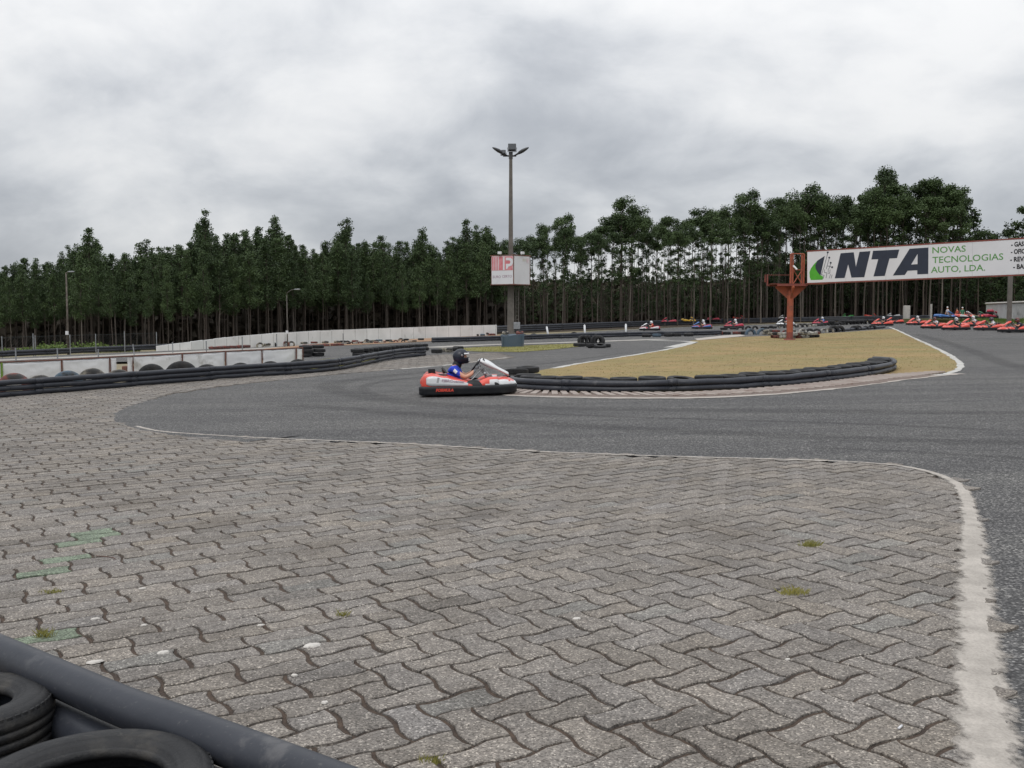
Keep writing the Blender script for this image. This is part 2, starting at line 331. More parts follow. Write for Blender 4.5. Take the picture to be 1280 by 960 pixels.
# ------------------------------------------------------------------ world and sun
SUN_EL, SUN_ROT = R(52), R(205)
w = bpy.data.worlds.new('World'); scn.world = w; w.use_nodes = True; nt = w.node_tree
bg = nt.nodes['Background']
sky = nt.nodes.new('ShaderNodeTexSky'); sky.sky_type = 'NISHITA'; sky.sun_disc = False
sky.sun_elevation = SUN_EL; sky.sun_rotation = SUN_ROT
tc = nt.nodes.new('ShaderNodeTexCoord'); sx_ = nt.nodes.new('ShaderNodeSeparateXYZ'); nt.links.new(tc.outputs['Generated'], sx_.inputs[0])
def mth(op, a, b=None, c=None):
    n = nt.nodes.new('ShaderNodeMath'); n.operation = op
    for i, q in enumerate((a, b, c)):
        if q is None: continue
        if isinstance(q, (int, float)): n.inputs[i].default_value = q
        else: nt.links.new(q, n.inputs[i])
    return n.outputs[0]
zz = mth('ADD', mth('MAXIMUM', sx_.outputs['Z'], 0.0), 0.55)
cx = nt.nodes.new('ShaderNodeCombineXYZ')
nt.links.new(mth('DIVIDE', sx_.outputs['X'], zz), cx.inputs[0]); nt.links.new(mth('DIVIDE', sx_.outputs['Y'], zz), cx.inputs[1])
mp = nt.nodes.new('ShaderNodeMapping'); mp.inputs['Location'].default_value = (5.3, 0.9, 0); mp.inputs['Scale'].default_value = (1.0, 1.15, 1); nt.links.new(cx.outputs[0], mp.inputs[0])
n1 = noise_node(nt, 1.7, 8, 0.5, mp.outputs[0], 0.25)
n2 = noise_node(nt, 6.0, 6, 0.55, mp.outputs[0], 0.3)
mixn = mth('ADD', mth('MULTIPLY', n1.outputs['Fac'], 0.74), mth('MULTIPLY', n2.outputs['Fac'], 0.26))
cl = ramp(nt, mixn, [(0.37, (0.43, 0.455, 0.50)), (0.45, (0.58, 0.605, 0.645)), (0.52, (0.76, 0.78, 0.81)), (0.61, (1.0, 1.0, 1.0))])
cl.color_ramp.interpolation = 'B_SPLINE'
zen = mth('MULTIPLY', 9.9, mth('ADD', 0.93, mth('MULTIPLY', mth('POWER', mth('MAXIMUM', sx_.outputs['Z'], 0.0), 1.4), 1.5)))
zc = nt.nodes.new('ShaderNodeVectorMath'); zc.operation = 'SCALE'; nt.links.new(cl.outputs[0], zc.inputs[0]); nt.links.new(zen, zc.inputs['Scale'])
fin = mixc(nt, 0.93, sky.outputs[0], zc.outputs[0])
nt.links.new(fin, bg.inputs['Color']); bg.inputs['Strength'].default_value = 0.09
sd = bpy.data.lights.new('sun', 'SUN'); sd.energy = 1.1; sd.angle = R(22); sd.color = (1.0, 0.965, 0.92)
sun = bpy.data.objects.new('sun', sd); COL.objects.link(sun)
# Nishita: rotation measured clockwise from +Y
sdir = Vector((math.sin(SUN_ROT) * math.cos(SUN_EL), math.cos(SUN_ROT) * math.cos(SUN_EL), math.sin(SUN_EL)))
sun.rotation_euler = sdir.to_track_quat('Z', 'Y').to_euler()
scn.view_settings.view_transform = 'Standard'; scn.view_settings.look = 'None'; scn.view_settings.gamma = 1
scn.view_settings.exposure = 0.0
scn.render.engine = 'CYCLES'

# ------------------------------------------------------------------ setting: ground sheets
def smooth_poly(pts, n=6, closed=False):
    out = []; k = len(pts); rng = range(k if closed else k - 1)
    for i in rng:
        p0 = pts[(i - 1) % k] if closed or i > 0 else pts[i]; p1 = pts[i]; p2 = pts[(i + 1) % k]
        p3 = pts[(i + 2) % k] if closed or i < k - 2 else p2
        for j in range(n):
            t = j / n
            out.append(0.5 * ((2 * p1) + (p2 - p0) * t + (2 * p0 - 5 * p1 + 4 * p2 - p3) * t * t + (3 * p1 - p0 - 3 * p2 + p3) * t ** 3))
    if not closed: out.append(pts[-1])
    return out
def px(lst): return [P(u, v) for u, v in lst]
def sheet(name, poly, dz, mat, kind='structure', tri=True):
    tris = tessellate_polygon([[Vector((p.x, p.y, 0)) for p in poly]])
    vs = [(p.x, p.y, gz(p.x) + dz) for p in poly]; fs = []
    for a, b, c in tris:
        ar = (vs[b][0] - vs[a][0]) * (vs[c][1] - vs[a][1]) - (vs[c][0] - vs[a][0]) * (vs[b][1] - vs[a][1])
        if abs(ar) > 1e-9: fs.append((a, b, c) if ar > 0 else (a, c, b))
    me = bpy.data.meshes.new(name); me.from_pydata(vs, [], fs); me.materials.append(mat)
    o = bpy.data.objects.new(name, me); COL.objects.link(o); tag(o, kind=kind); return o
def ribbon(name, pts, wd, dz, mat, jitter=0.0, kind='structure', widths=None, step=None):
    """flat strip along a path with slightly ragged edges"""
    mb = MB(); L = []; k = len(pts)
    for i, p in enumerate(pts):
        a = pts[max(0, i - 1)]; b = pts[min(k - 1, i + 1)]; t = (b - a); t.z = 0; t.normalize(); nrm = Vector((-t.y, t.x, 0))
        ww = (widths[i] if widths else wd) / 2
        j1 = jitter * (rnd.random() ** 2) * 2; j2 = jitter * (rnd.random() ** 2) * 2
        q1 = p + nrm * (ww + j1); q2 = p - nrm * (ww + j2)
        L.append([gpt(q1.x, q1.y, dz - 0.003), gpt(*( (p + nrm * ww * 0.5).to_2d()), dz), gpt(*((p - nrm * ww * 0.5).to_2d()), dz), gpt(q2.x, q2.y, dz - 0.003)])
    mb.loft(L); o = mb.build(name, mat); tag(o, kind=kind); return o

big = []
def grid_ground():
    mb = MB(); xs = [-900, -300, -100, -40, -15, 0, 15, 40, 100, 300, 900]; ys = [-300, -40, -8, 0, 10, 30, 60, 100, 160, 260, 500, 1500]
    vs = [(x, y, gz(x) - 0.10) for y in ys for x in xs]; n = len(xs)
    mb.add(vs, [(j * n + i, j * n + i + 1, (j + 1) * n + i + 1, (j + 1) * n + i) for j in range(len(ys) - 1) for i in range(n - 1)])
    tag(mb.build('ground', M['earth']), kind='structure')
grid_ground()
# asphalt circuit: near sweep, left bend, far lanes
asph = px([(1900, 1500), (1150, 1500), (1150, 960), (1150, 700), (1150, 640), (1080, 600), (640, 590), (350, 575), (120, 545), (120, 500), (330, 460), (480, 450), (395, 455), (330, 447), (0, 456), (-500, 475), (-500, 455), (0, 447), (200, 438.5), (330, 433.5), (430, 430), (540, 425), (620, 421), (760, 413), (870, 408), (1000, 404), (1130, 401.5), (1160, 401.5), (1180, 402), (1300, 404), (1700, 402), (2600, 450), (3000, 600)])
sheet('track_asphalt', asph, -0.0115, M['asphalt'])

EDGE_PX = [(1252, 1300), (1240, 1060), (1232, 960), (1226, 900), (1212, 800), (1206, 700), (1203, 640), (1192, 608), (1150, 589), (1080, 580), (960, 575.5), (800, 571), (640, 564), (500, 556), (350, 550), (250, 544.5), (195, 539.5), (163, 529), (152, 518), (160, 507), (200, 495), (262, 484.5), (330, 476.5), (400, 469.5), (470, 463.5), (560, 456), (640, 447)]
edge = smooth_poly(px(EDGE_PX), 8)
pav_poly = [p.copy() for p in edge] + px([(620, 441), (565, 443), (537, 444), (480, 452), (430, 460), (375, 464.5), (300, 469), (200, 477), (100, 485), (0, 492), (-300, 520), (-900, 620)]) + [Vector((-9, 5, 0)), Vector((-7, 1.4, 0)), Vector((1.5, 1.4, 0))]
sheet('joint_soil_bed', pav_poly, -0.0065, M['joint'])
def inside(p, poly):
    c = False; j = len(poly) - 1
    for i in range(len(poly)):
        a = poly[i]; b = poly[j]
        if (a.y > p.y) != (b.y > p.y) and p.x < (b.x - a.x) * (p.y - a.y) / (b.y - a.y) + a.x: c = not c
        j = i
    return c
W = 0.155; AX = Vector((math.sin(R(58)), math.cos(R(58)))); AY = Vector((-AX.y, AX.x)); ORG = P(917, 867).to_2d()
def cellw(i, j):
    q = ORG + AX * (i * W) + AY * (j * W)
    a = noise.noise(Vector((q.x * .7, q.y * .7, 2.2))); b = noise.noise(Vector((q.x * .7, q.y * .7, 7.7)))
    return q + Vector((a, b)) * 0.03
def hb(i, j): return (-1) ** (i + j)
A_ = 0.082
def edge_pts(i, j, horiz):
    out = []
    for t, d in ((0, 0), (0.27, 1.0), (0.5, 1.05), (0.73, 1.0)):
        if horiz: out.append((i + t, j + d * A_ * hb(i, j)))
        else: out.append((i - d * A_ * hb(i, j), j + t))
    return out
def brick_outline(i, j, w_, h_):
    pts = []
    for k in range(w_): pts += edge_pts(i + k, j, True)
    for k in range(h_): pts += edge_pts(i + w_, j + k, False)
    for k in range(w_ - 1, -1, -1):
        e = edge_pts(i + k, j + h_, True) + [(i + k + 1, j + h_)]; pts += e[::-1][:-1]
    for k in range(h_ - 1, -1, -1):
        e = edge_pts(i, j + k, False) + [(i, j + k + 1)]; pts += e[::-1][:-1]
    return pts
greens = [P(*q).to_2d() for q in ((97, 792), (90, 702), (25, 717), (95, 676), (140, 662), (112, 669))]
def build_pavers():
    xs = [p.x for p in pav_poly]; ys = [p.y for p in pav_poly]
    B0 = P(395, 980); B1 = P(600, 620)
    V = []; F = []; T = []
    imin = -260; used = {}
    inv = lambda q: ((q - ORG).dot(AX) / W, (q - ORG).dot(AY) / W)
    corners = [inv(p.to_2d()) for p in pav_poly]
    i0 = int(min(c[0] for c in corners)) - 2; i1 = int(max(c[0] for c in corners)) + 2
    j0 = int(min(c[1] for c in corners)) - 2; j1 = int(max(c[1] for c in corners)) + 2
    HB = [(385, 985), (400, 950), (520, 742), (720, 702), (830, 680), (960, 636), (1080, 592), (1160, 560), (1400, 520)]
    def side(i, j):      # True: herringbone bond, False: running bond
        q = cellw(i + .5, j + .5); u = 640 + q.x / max(.5, q.y) * FPX; v = 396 - .018 * (u - 640) + 1890 / max(.5, q.y)
        if u < 385 or q.y < .6: return u >= 385
        for (u0, v0), (u1, v1) in zip(HB, HB[1:]):
            if u0 <= u <= u1: return v > v0 + (v1 - v0) * (u - u0) / (u1 - u0)
        return True
    def mid(i, j): q = cellw(i, j); return 640 + q.x / max(.5, q.y) * FPX > 560
    bricks = []
    occ = set()
    for j in range(j0, j1):
        for i in range(i0, i1):
            if (i, j) in occ: continue
            q = cellw(i + .5, j + .5)
            if not inside(q, pav_poly) and not (q.x > -3.5 and inside(q + (Vector((-1.0, 5.5)) - q).normalized() * .04, pav_poly)): continue
            if side(i, j):
                k = (i + j) % 4
                if k == 0: b = (2, 1)
                elif k == 2: b = (1, 2)
                else: b = (1, 1)
            else:
                b = (2, 1) if (i + (j if mid(i, j) else j // 2)) % 2 == 0 else (1, 1)
            if b == (2, 1) and ((i + 1, j) in occ or side(i + 1, j) != side(i, j)): b = (1, 1)
            if b == (1, 2) and ((i, j + 1) in occ or not side(i, j + 1)): b = (1, 1)
            for a in range(b[0]):
                for c in range(b[1]): occ.add((i + a, j + c))
            bricks.append((i, j, b[0], b[1]))
    green_ids = set()
    for g in greens:
        green_ids.add(min(range(len(bricks)), key=lambda q: (cellw(bricks[q][0] + bricks[q][2] / 2, bricks[q][1] + bricks[q][3] / 2) - g).length))
    for bi, (i, j, bw, bh) in enumerate(bricks):
        o = [cellw(a, b) for a, b in brick_outline(i, j, bw, bh)]; n = len(o)
        c = sum(o, Vector((0, 0))) / n
        o = [q + Vector((rnd.gauss(0, .0009), rnd.gauss(0, .0009))) for q in o]
        lf = not side(i, j); ax_ = AX if bw >= bh else AY; he = max(bw, bh) * W / 2
        dist = c.y
        def inset(g):
            r = []
            for k in range(n):
                a = o[k - 1]; b = o[(k + 1) % n]; t = (b - a); 
                if t.length < 1e-6: r.append(o[k]); continue
                t.normalize(); nr = Vector((-t.y, t.x)); r.append(o[k] + nr * g * (1.25 if lf and abs((o[k] - c).dot(ax_)) > he * .86 else 1.0))
            return r
        gap = 0.0058 + rnd.random() * 0.0042 + (0.0012 if dist < 4.5 and not lf else 0)
        hz = rnd.gauss(0, 0.0016); tx = rnd.gauss(0, 0.006); ty = rnd.gauss(0, 0.006)
        near = dist < 9
        rings = [(gap, -0.012), (gap + 0.001, 0.0), (gap + 0.006, 0.0035)] if near else [(gap, -0.012), (gap + 0.004, 0.003)]
        base = len(V)
        for g, z in rings:
            for q in inset(g):
                V.append((q.x, q.y, gz(q.x) + z + (hz + (q.x - c.x) * tx + (q.y - c.y) * ty if z > -0.01 else 0)))
        s = rnd.random(); val = 0.188 * (1 + rnd.gauss(0, 0.065))
        if s < 0.10: val *= 0.84
        warm = rnd.gauss(0.006, 0.014)
        col = (val * (1.058 + warm), val * (0.972 + warm * .2), val * (0.885 - warm))
        if rnd.random() < 0.04: col = (val * 1.0, val * .96, val * 0.89)
        if bi in green_ids: col = (0.165, 0.20, 0.15)
        for r in range(len(rings) - 1):
            for k in range(n):
                k2 = (k + 1) % n; F.append((base + r * n + k, base + r * n + k2, base + (r + 1) * n + k2, base + (r + 1) * n + k)); T.append(col if r else tuple(x * .8 for x in col))
        F.append([base + (len(rings) - 1) * n + k for k in range(n)]); T.append(col)
    me = bpy.data.meshes.new('paving_blocks'); me.from_pydata(V, [], F); me.materials.append(M['paver'])
    a = me.attributes.new('tint', 'FLOAT_COLOR', 'FACE'); fl = []
    for t in T: fl += [t[0], t[1], t[2], 1.0]
    a.data.foreach_set('color', fl); me.update()
    ob = bpy.data.objects.new('paving_blocks', me); COL.objects.link(ob); tag(ob, kind='structure')
    print('bricks', len(bricks))
build_pavers()

def edge_asphalt(name, pts):
    L = []; k = len(pts)
    for i, p in enumerate(pts):
        t = pts[min(k - 1, i + 1)] - pts[max(0, i - 1)]; t.normalize(); nr = Vector((-t.y, t.x, 0)); j = .04 * noise.noise(p * 2)
        L.append([gpt(*(p + nr * f).to_2d(), z) for f, z in ((-.30 + j, -.006), (-.22 + j, .006), (0, .006), (.45, -.002), (.75, -.0135))])
    if (L[3][4] - L[3][0]).dot(P(400, 500) - L[3][0]) < 0:
        L = []
        for i, p in enumerate(pts):
            t = pts[min(k - 1, i + 1)] - pts[max(0, i - 1)]; t.normalize(); nr = Vector((t.y, -t.x, 0)); j = .04 * noise.noise(p * 2)
            L.append([gpt(*(p + nr * f).to_2d(), z) for f, z in ((-.30 + j, -.006), (-.22 + j, .006), (0, .006), (.45, -.002), (.75, -.0135))])
    mb = MB(); mb.loft(L); o = mb.build(name, M['asphalt']); fixn(o.data); tag(o, kind='structure')
# cement strip between pavers and asphalt
def cement_strip():
    pts = smooth_poly(px([(1262, 1300), (1250, 1060), (1240, 960), (1232, 900), (1222, 800), (1218, 700), (1212, 640), (1196, 605), (1150, 587), (1080, 578.5), (960, 574), (800, 569.5), (640, 563), (500, 554.5), (350, 548.5), (250, 543), (200, 539), (172, 533)]), 60)
    seg = [pts[0]]
    for p in pts[1:]:
        if (p - seg[-1]).length > 0.012: seg.append(p)
    rows = []; n = len(seg); TT = []; t0 = (seg[5] - seg[0]).normalized(); NEG = Vector((-t0.y, t0.x, 0)).x > 0
    for i, p in enumerate(seg):
        a = seg[max(0, i - 2)]; b = seg[min(n - 1, i + 2)]; t = (b - a).normalized(); nr = Vector((-t.y, t.x, 0))
        nr = -nr if not NEG else nr
        near = max(0.0, min(1.0, (8.2 - p.y) / 4.0))
        wd = 0.11 + 0.085 * near
        fr = []
        for f in range(-6, 7):
            g = f / 6; pp = p + nr * (wd * g); hgt = 0.0085 if g < .1 else 0.0085 - .018 * min(1, (g - .1) / .5)
            zz_ = hgt + 0.0025 * noise.noise(Vector((pp.x * 30, pp.y * 30, 0)))
            fr.append(gpt(pp.x, pp.y, zz_)); TT.append(abs(g))
        rows.append(fr)
    mb = MB(); mb.smooth = True; mb.loft(rows); o = mb.build('cement_strip', M['cement_film']); tag(o, kind='structure')
    at_ = o.data.attributes.new('edge', 'FLOAT', 'POINT'); at_.data.foreach_set('value', TT)
cement_strip()

edge_asphalt('track_edge_asphalt', smooth_poly(px([(330, 550), (255, 543.5), (215, 538.5), (186, 532.5), (168, 526.5), (163, 519), (172, 511), (205, 500), (264, 488), (330, 479), (400, 471.5), (470, 465), (560, 457.5), (640, 449)]), 14))
def film_ribbon(name, pts, wd, dz, mat):
    L = []; T = []; k = len(pts)
    for i, p in enumerate(pts):
        t = pts[min(k - 1, i + 1)] - pts[max(0, i - 1)]; t.normalize(); nr = Vector((-t.y, t.x, 0)); row_ = []
        fe = max(0, 1 - min(i, k - 1 - i) / (k * .15))
        for f in range(-4, 5): q = p + nr * wd / 2 * f / 4; row_.append(gpt(q.x, q.y, dz)); T.append(max(abs(f / 4), fe))
        L.append(row_)
    mb = MB(); mb.loft(L); o = mb.build(name, mat); a = o.data.attributes.new('edge', 'FLOAT', 'POINT'); a.data.foreach_set('value', T); tag(o, kind='structure')
for k, (pp_, w_) in enumerate((([(1500, 560), (1280, 553), (1100, 548), (900, 540), (700, 530), (560, 520), (430, 510), (330, 503)], .9), ([(1400, 520), (1200, 515), (1000, 513), (820, 511), (660, 509), (520, 503), (430, 490), (420, 478), (520, 466), (640, 457)], 1.1), ([(1300, 540), (1100, 530), (900, 524), (740, 519), (600, 513)], .35), ([(500, 497), (455, 489), (470, 478), (560, 467), (700, 452), (800, 438)], .5), ([(1500, 590), (1280, 572), (1180, 566), (1000, 557)], .3), ([(1340, 470), (1260, 455), (1220, 440), (1180, 427), (1140, 416)], .9))):
    film_ribbon('rubber_streak', smooth_poly(px(pp_), 12), w_, -0.0085 + .0004 * k, M['skid'])
# infield grass, kerbs, painted lines
isl = px([(630, 478), (660, 466), (700, 458.5), (760, 448.5), (830, 437), (872, 428.5), (862, 426), (885, 424.5), (920, 421.5), (980, 419), (1050, 415.5), (1112, 411.5), (1124, 414.5), (1150, 425), (1178, 438), (1196, 451), (1198, 458), (1188, 464), (1170, 467), (1120, 473), (1050, 481), (960, 489), (880, 492), (760, 493), (680, 491)])
isl = smooth_poly(isl, 4, True)
sheet('infield_turf', isl, 0.0, M['turf'])
g2 = px([(545, 436.5), (620, 433.2), (740, 428.8), (752, 430), (730, 432.5), (690, 437), (650, 440), (600, 439.5)]); sheet('verge_turf', g2, 0.004, M['turf_green'])
g3 = px([(375, 455), (405, 450), (450, 447), (468, 446), (475, 449), (470, 451.5), (430, 458), (385, 463), (375, 462)]); sheet('left_verge_turf', g3, 0.004, M['turf_green'])
sheet('sand_patch', px([(868, 423.5), (905, 419.4), (925, 418.3), (932, 420), (900, 423), (872, 425.4)]), 0.008, M['cement'])
sheet('forest_floor', [at(-500, 62), at(0, 60), at(230, 62), at(420, 84), at(640, 96), at(850, 122), at(1000, 150), at(1500, 160), at(1500, 420), at(-500, 420)], -0.05, M['forest_floor'])
sheet('far_dirt_bank', px([(330, 436), (400, 429.5), (470, 426), (560, 421.5), (625, 418.5), (625, 422), (560, 425.5), (470, 430), (400, 433), (330, 437)]), 0.006, M['dirt'])
ribbon('pit_lane_strip', smooth_poly(px([(-300, 462), (0, 450), (100, 446), (200, 441.5), (300, 436.6), (380, 433), (430, 431.0)]), 4), 1.9, 0.0, M['concrete'])
ribbon('far_kerb_strip', smooth_poly(px([(535, 434.5), (600, 431.3), (700, 428.2), (780, 425.6), (830, 423.8)]), 4), 1.9, 0.004, M['concrete'])
ribbon('island_white_line', smooth_poly(px([(1112, 409), (1120, 412), (1135, 419), (1155, 428), (1180, 440), (1196, 450), (1201, 457), (1194, 464), (1172, 469.5)]), 10), 0.13, 0.004, M['line'], 0.03)
ribbon('bend_white_line', smooth_poly(px([(470, 463), (540, 458), (590, 452.5), (634, 447.0)]), 8), 0.2, 0.002, M['line'], 0.03)
ribbon('inner_white_line', smooth_poly(px([(690, 460.5), (730, 453.5), (790, 444), (840, 435.6), (868, 428.5)]), 8), 0.14, 0.006, M['line'], 0.05)
ribbon('tip_white_line', px([(836, 434.5), (852, 430.8), (868, 427.6), (855, 426.6), (815, 425.6)]), 0.45, 0.010, M['line'], 0.05)
def kerb():
    c = smooth_poly(px([(610, 488), (660, 491.5), (740, 493.5), (820, 494), (890, 493), (960, 488.8), (1040, 481.5), (1110, 472.5), (1150, 468.3), (1185, 465)]), 40)
    seg = [c[0]]
    for p in c[1:]:
        if (p - seg[-1]).length > 0.21: seg.append(p)
    mb = MB(); n = len(seg)
    for i in range(1, n - 1):
        t = (seg[i + 1] - seg[i - 1]).normalized(); nr = Vector((-t.y, t.x, 0)); p = seg[i]
        wd = 0.42 if i < n - 12 else 0.42 * (n - i) / 12 + 0.1
        a = math.atan2(t.y, t.x); rot = Matrix.Rotation(a + 0.5, 3, 'Z')
        mb.box(gpt(p.x + nr.x * 0.12, p.y + nr.y * 0.12, 0.0 + rnd.random() * 0.004), (0.12, wd * 1.9, 0.06), rot, 0.012)
    tag(mb.build('ribbed_kerb', M['kerb']), kind='structure')
    ribbon('kerb_edge_strip', [gpt(p.x, p.y - 0.52, 0) for p in seg], 0.34, 0.0, M['cement'], 0.04)
    ribbon('kerb_base_strip', [gpt(p.x, p.y + 0.02, 0) for p in seg[:-6]], 0.9, 0.004, M['kerb_dark'], 0.04)
kerb()
# dry grass blades over the infield
def blades(name, poly, n, h, mat, label, cat, dens=None, wd=0.012):
    xs = [p.x for p in poly]; ys = [p.y for p in poly]; V = []; F = []; T = []; c = 0; g = 0
    while c < n and g < n * 6:
        g += 1; x = rnd.uniform(min(xs), max(xs)); y = rnd.uniform(min(ys), max(ys)); q = Vector((x, y))
        if not inside(q, poly): continue
        cl_ = noise.noise(Vector((x * 0.9, y * 0.9, 4)))
        if cl_ < -0.25 and rnd.random() < 0.7: continue
        hh = h * rnd.uniform(0.4, 1.3) * (1 + 0.6 * cl_); a = rnd.random() * PI; s = wd * rnd.uniform(.6, 1.6)
        lx = rnd.gauss(0, hh * 0.5); ly = rnd.gauss(0, hh * 0.5); z = gz(x) - 0.004; b = len(V)
        V += [(x - s * math.cos(a), y - s * math.sin(a), z), (x + s * math.cos(a), y + s * math.sin(a), z), (x + lx, y + ly, z + hh)]
        F.append((b, b + 1, b + 2)); T.append(0.35 + rnd.uniform(-.12, 0.12) + 0.9 * noise.noise(Vector((x * .25, y * .25, 8))) + .4 * cl_); c += 1
    mb = MB(); mb.add(V, F); o = mb.build(name, mat, tint=T); tag(o, label, cat, kind='stuff'); return o
blades('dry_grass', isl, 26000, 0.018, M['grass_dry'], 'short dry straw coloured grass covering the infield island', 'grass')
blades('verge_grass', g2 + [], 5000, 0.04, M['grass_yellow'], 'yellow green grass on the verge round the blue grey box', 'grass')
blades('left_verge_grass', g3 + [], 4000, 0.06, M['grass_yellow'], 'green weeds and grass behind the left pipe barrier bend', 'grass')

# ================================================================== THINGS
# ------------------------------------------------------------------ tyres
def tyre_mesh(name, Rad, wid, hole, mat, seg=32, fine=False):
    h = wid / 2; sw = Rad - hole
    prof = [(hole + .10 * sw, -h * .55), (hole, -h * .68), (hole + .08 * sw, -h * .84), (hole + .30 * sw, -h * .97), (hole + .55 * sw, -h), (Rad - .17 * sw, -h * .93), (Rad - .05 * sw, -h * .80), (Rad, -h * .62)]
    if fine:
        prof = [(hole + .14 * sw, -h * .5), (hole + .02 * sw, -h * .6), (hole, -h * .70), (hole + .04 * sw, -h * .80), (hole + .10 * sw, -h * .82), (hole + .13 * sw, -h * .80), (hole + .18 * sw, -h * .90), (hole + .30 * sw, -h * .98), (hole + .33 * sw, -h * .955), (hole + .36 * sw, -h * .985), (hole + .55 * sw, -h), (hole + .72 * sw, -h * .975), (hole + .745 * sw, -h * .955), (hole + .77 * sw, -h * .965), (Rad - .10 * sw, -h * .88), (Rad - .04 * sw, -h * .78), (Rad, -h * .62)]
    mid = []
    for g in (-.45, -.15, .15, .45):
        mid += [(Rad + .004, h * (g - .04)), (Rad - .008, h * (g - .03)), (Rad - .008, h * (g + .03)), (Rad + .004, h * (g + .04))]
    full = prof + mid + [(r, -z) for r, z in prof[::-1]]
    mb = MB(); mb.smooth = True; mb.lathe(full, seg)
    if fine:      # shoulder blocks
        for i in range(64):
            a = 2 * PI * i / 64; rot = Matrix.Rotation(a, 3, 'Z')
            for sg in (-1, 1): mb.box(rot @ Vector((Rad - .012, 0, sg * h * .74)), (0.016, 0.019, h * .22), rot, 0.002)
    me = mb.mesh(name, mat); fixn(me); return me
T_BLK = tyre_mesh('tyre', 0.27, 0.20, 0.145, M['rubber'])
T_MES = {k: tyre_mesh('tyre', 0.27, 0.20, 0.145, M[k]) for k in ('rubber_white', 'rubber_red', 'rubber_blue', 'rubber_worn')}
T_MES['rubber'] = T_BLK
def tyre(loc, mesh=None, lie=True, rz=0.0, scale=1.0, sy=1.0, tilt=0.0, label='', group=None, name='tyre'):
    o = bpy.data.objects.new(name, mesh or T_BLK); COL.objects.link(o)
    o.location = loc; o.rotation_euler = (tilt, 0, rz) if lie else (PI / 2, tilt, rz); o.scale = (scale, scale, scale * sy)
    return tag(o, label, 'tyre', group)
def offset_path(pts, d, dz=0):
    out = []; k = len(pts)
    for i, p in enumerate(pts):
        t = pts[min(k - 1, i + 1)] - pts[max(0, i - 1)]; t.z = 0; t.normalize(); q = p + Vector((-t.y, t.x, 0)) * d
        out.append(gpt(q.x, q.y, dz))
    return out
def resample(pts, step):
    out = [pts[0].copy()]; acc = 0
    for a, b in zip(pts, pts[1:]):
        L = (b - a).length; t = step - acc
        while t <= L: out.append(a.lerp(b, t / L)); t += step
        acc = (acc + L) % step if L else acc
        acc = L - (t - step)
    return out
def pipe_barrier(path, heights, r, label, seglen=2.6, bolts=True, off=0.0):
    o = path[0]; root = empty('pipe_barrier', o, 0, label, 'barrier')
    for hz in heights:
        pts = resample(offset_path(path, off, hz), 0.35); mb = MB(); mb.smooth = True
        pts = [p - o + Vector((0, rnd.gauss(0, 0.006), rnd.gauss(0, 0.004))) for p in pts]
        n = len(pts); seg = max(3, int(seglen / 0.35)); i = 0
        while i < n - 1:
            j = min(n - 1, i + seg); q = pts[i:j + 1]
            if len(q) > 1:
                mb.smooth = True; d = Vector((0, 0, rnd.gauss(0, 0.004)))
                mb.tube([a + d for a in q], r, 14)
                if j < n - 1: mb.tube([q[-1].lerp(q[-2], .25), q[-1], pts[j + 1].lerp(q[-1], .75) if j + 1 < n else q[-1] + Vector((.05, 0, 0))], r * 1.025, 14)
                if bolts:
                    for f in (0.2, 0.8):
                        c = q[int(f * (len(q) - 1))]; t = (q[-1] - q[0]).normalized(); nr = Vector((t.y, -t.x, 0)) if t.x > 0 else Vector((-t.y, t.x, 0))
                        mb.smooth = False; mb.tube([c + nr * r * .8, c + nr * (r + .008)], r * .28, 8)
            i = j
        mb.build('pipe', M['pipe'], root)
    return root

# foreground corner barrier, bottom left
def Pz(u, v, z):
    """point at height z above the ground under it on the sight line"""
    d = ray(u, v); t = (CAMH - z) / (TILT * d.x - d.z); return Vector((d.x * t, d.y * t, CAMH + d.z * t))
HP = 0.40; RP = 0.056
fa = Pz(-60, 790, HP); fb = Pz(140, 877, HP); fc = Pz(240, 914, HP); fd = Pz(470, 1003, HP)
dirp = (fd - fa).normalized()
root = empty('pipe_barrier', gpt(fb.x, fb.y), 0, 'large dark grey plastic pipe crossing the bottom left corner in front of two stacked tyres', 'barrier')
def smoothtube(pts, r, n, name, mat):
    mb = MB(); mb.smooth = True; mb.tube([p - root.location for p in pts], r, n); return mb.build(name, mat, root)
fpts = smooth_poly([fa + (fa - fb) * 1.2 + Vector((0, 0, -.02)), fa, fb, fc, fd, fd + dirp * 2.2], 10)
smoothtube(fpts, RP, 40, 'pipe', M['pipe'])
low = [p + Vector((-0.02, -0.015, -0.122)) for p in fpts]
smoothtube([p + Vector((-0.03, -0.02, -0.245)) for p in fpts], RP, 28, 'pipe', M['pipe'])
smoothtube(low, RP, 28, 'pipe', M['pipe'])
mb = MB(); c = Pz(-2, 838, HP); mb.smooth = True
mb.tube([c + Vector((-.02, -.056, .0)), c + Vector((-.024, -.07, .0))], 0.016, 12); mb.tube([c + Vector((-.024, -.07, .0)), c + Vector((-.027, -.082, .0))], 0.008, 6)
me_o = mb.build('bolt', M['metal'], root); me_o.location = -root.location
TF = tyre_mesh('tyre', 0.30, 0.205, 0.185, M['rubber'], 96, True)
TF2 = tyre_mesh('tyre', 0.285, 0.20, 0.17, M['rubber'], 96, True)
c2 = Pz(108, 972, 0.41); c1 = Pz(-66, 872, 0.41)
tyre(c2 + Vector((0, 0, -0.10)), TF, label='worn black car tyre lying flat at the bottom edge of the photo behind the pipe', name='tyre', group='tyres of the foreground barrier', tilt=R(2))
tyre(gpt(c2.x - .02, c2.y - .02, 0.10), TF, label='black car tyre underneath the front one at the bottom left edge', group='tyres of the foreground barrier', rz=.4)
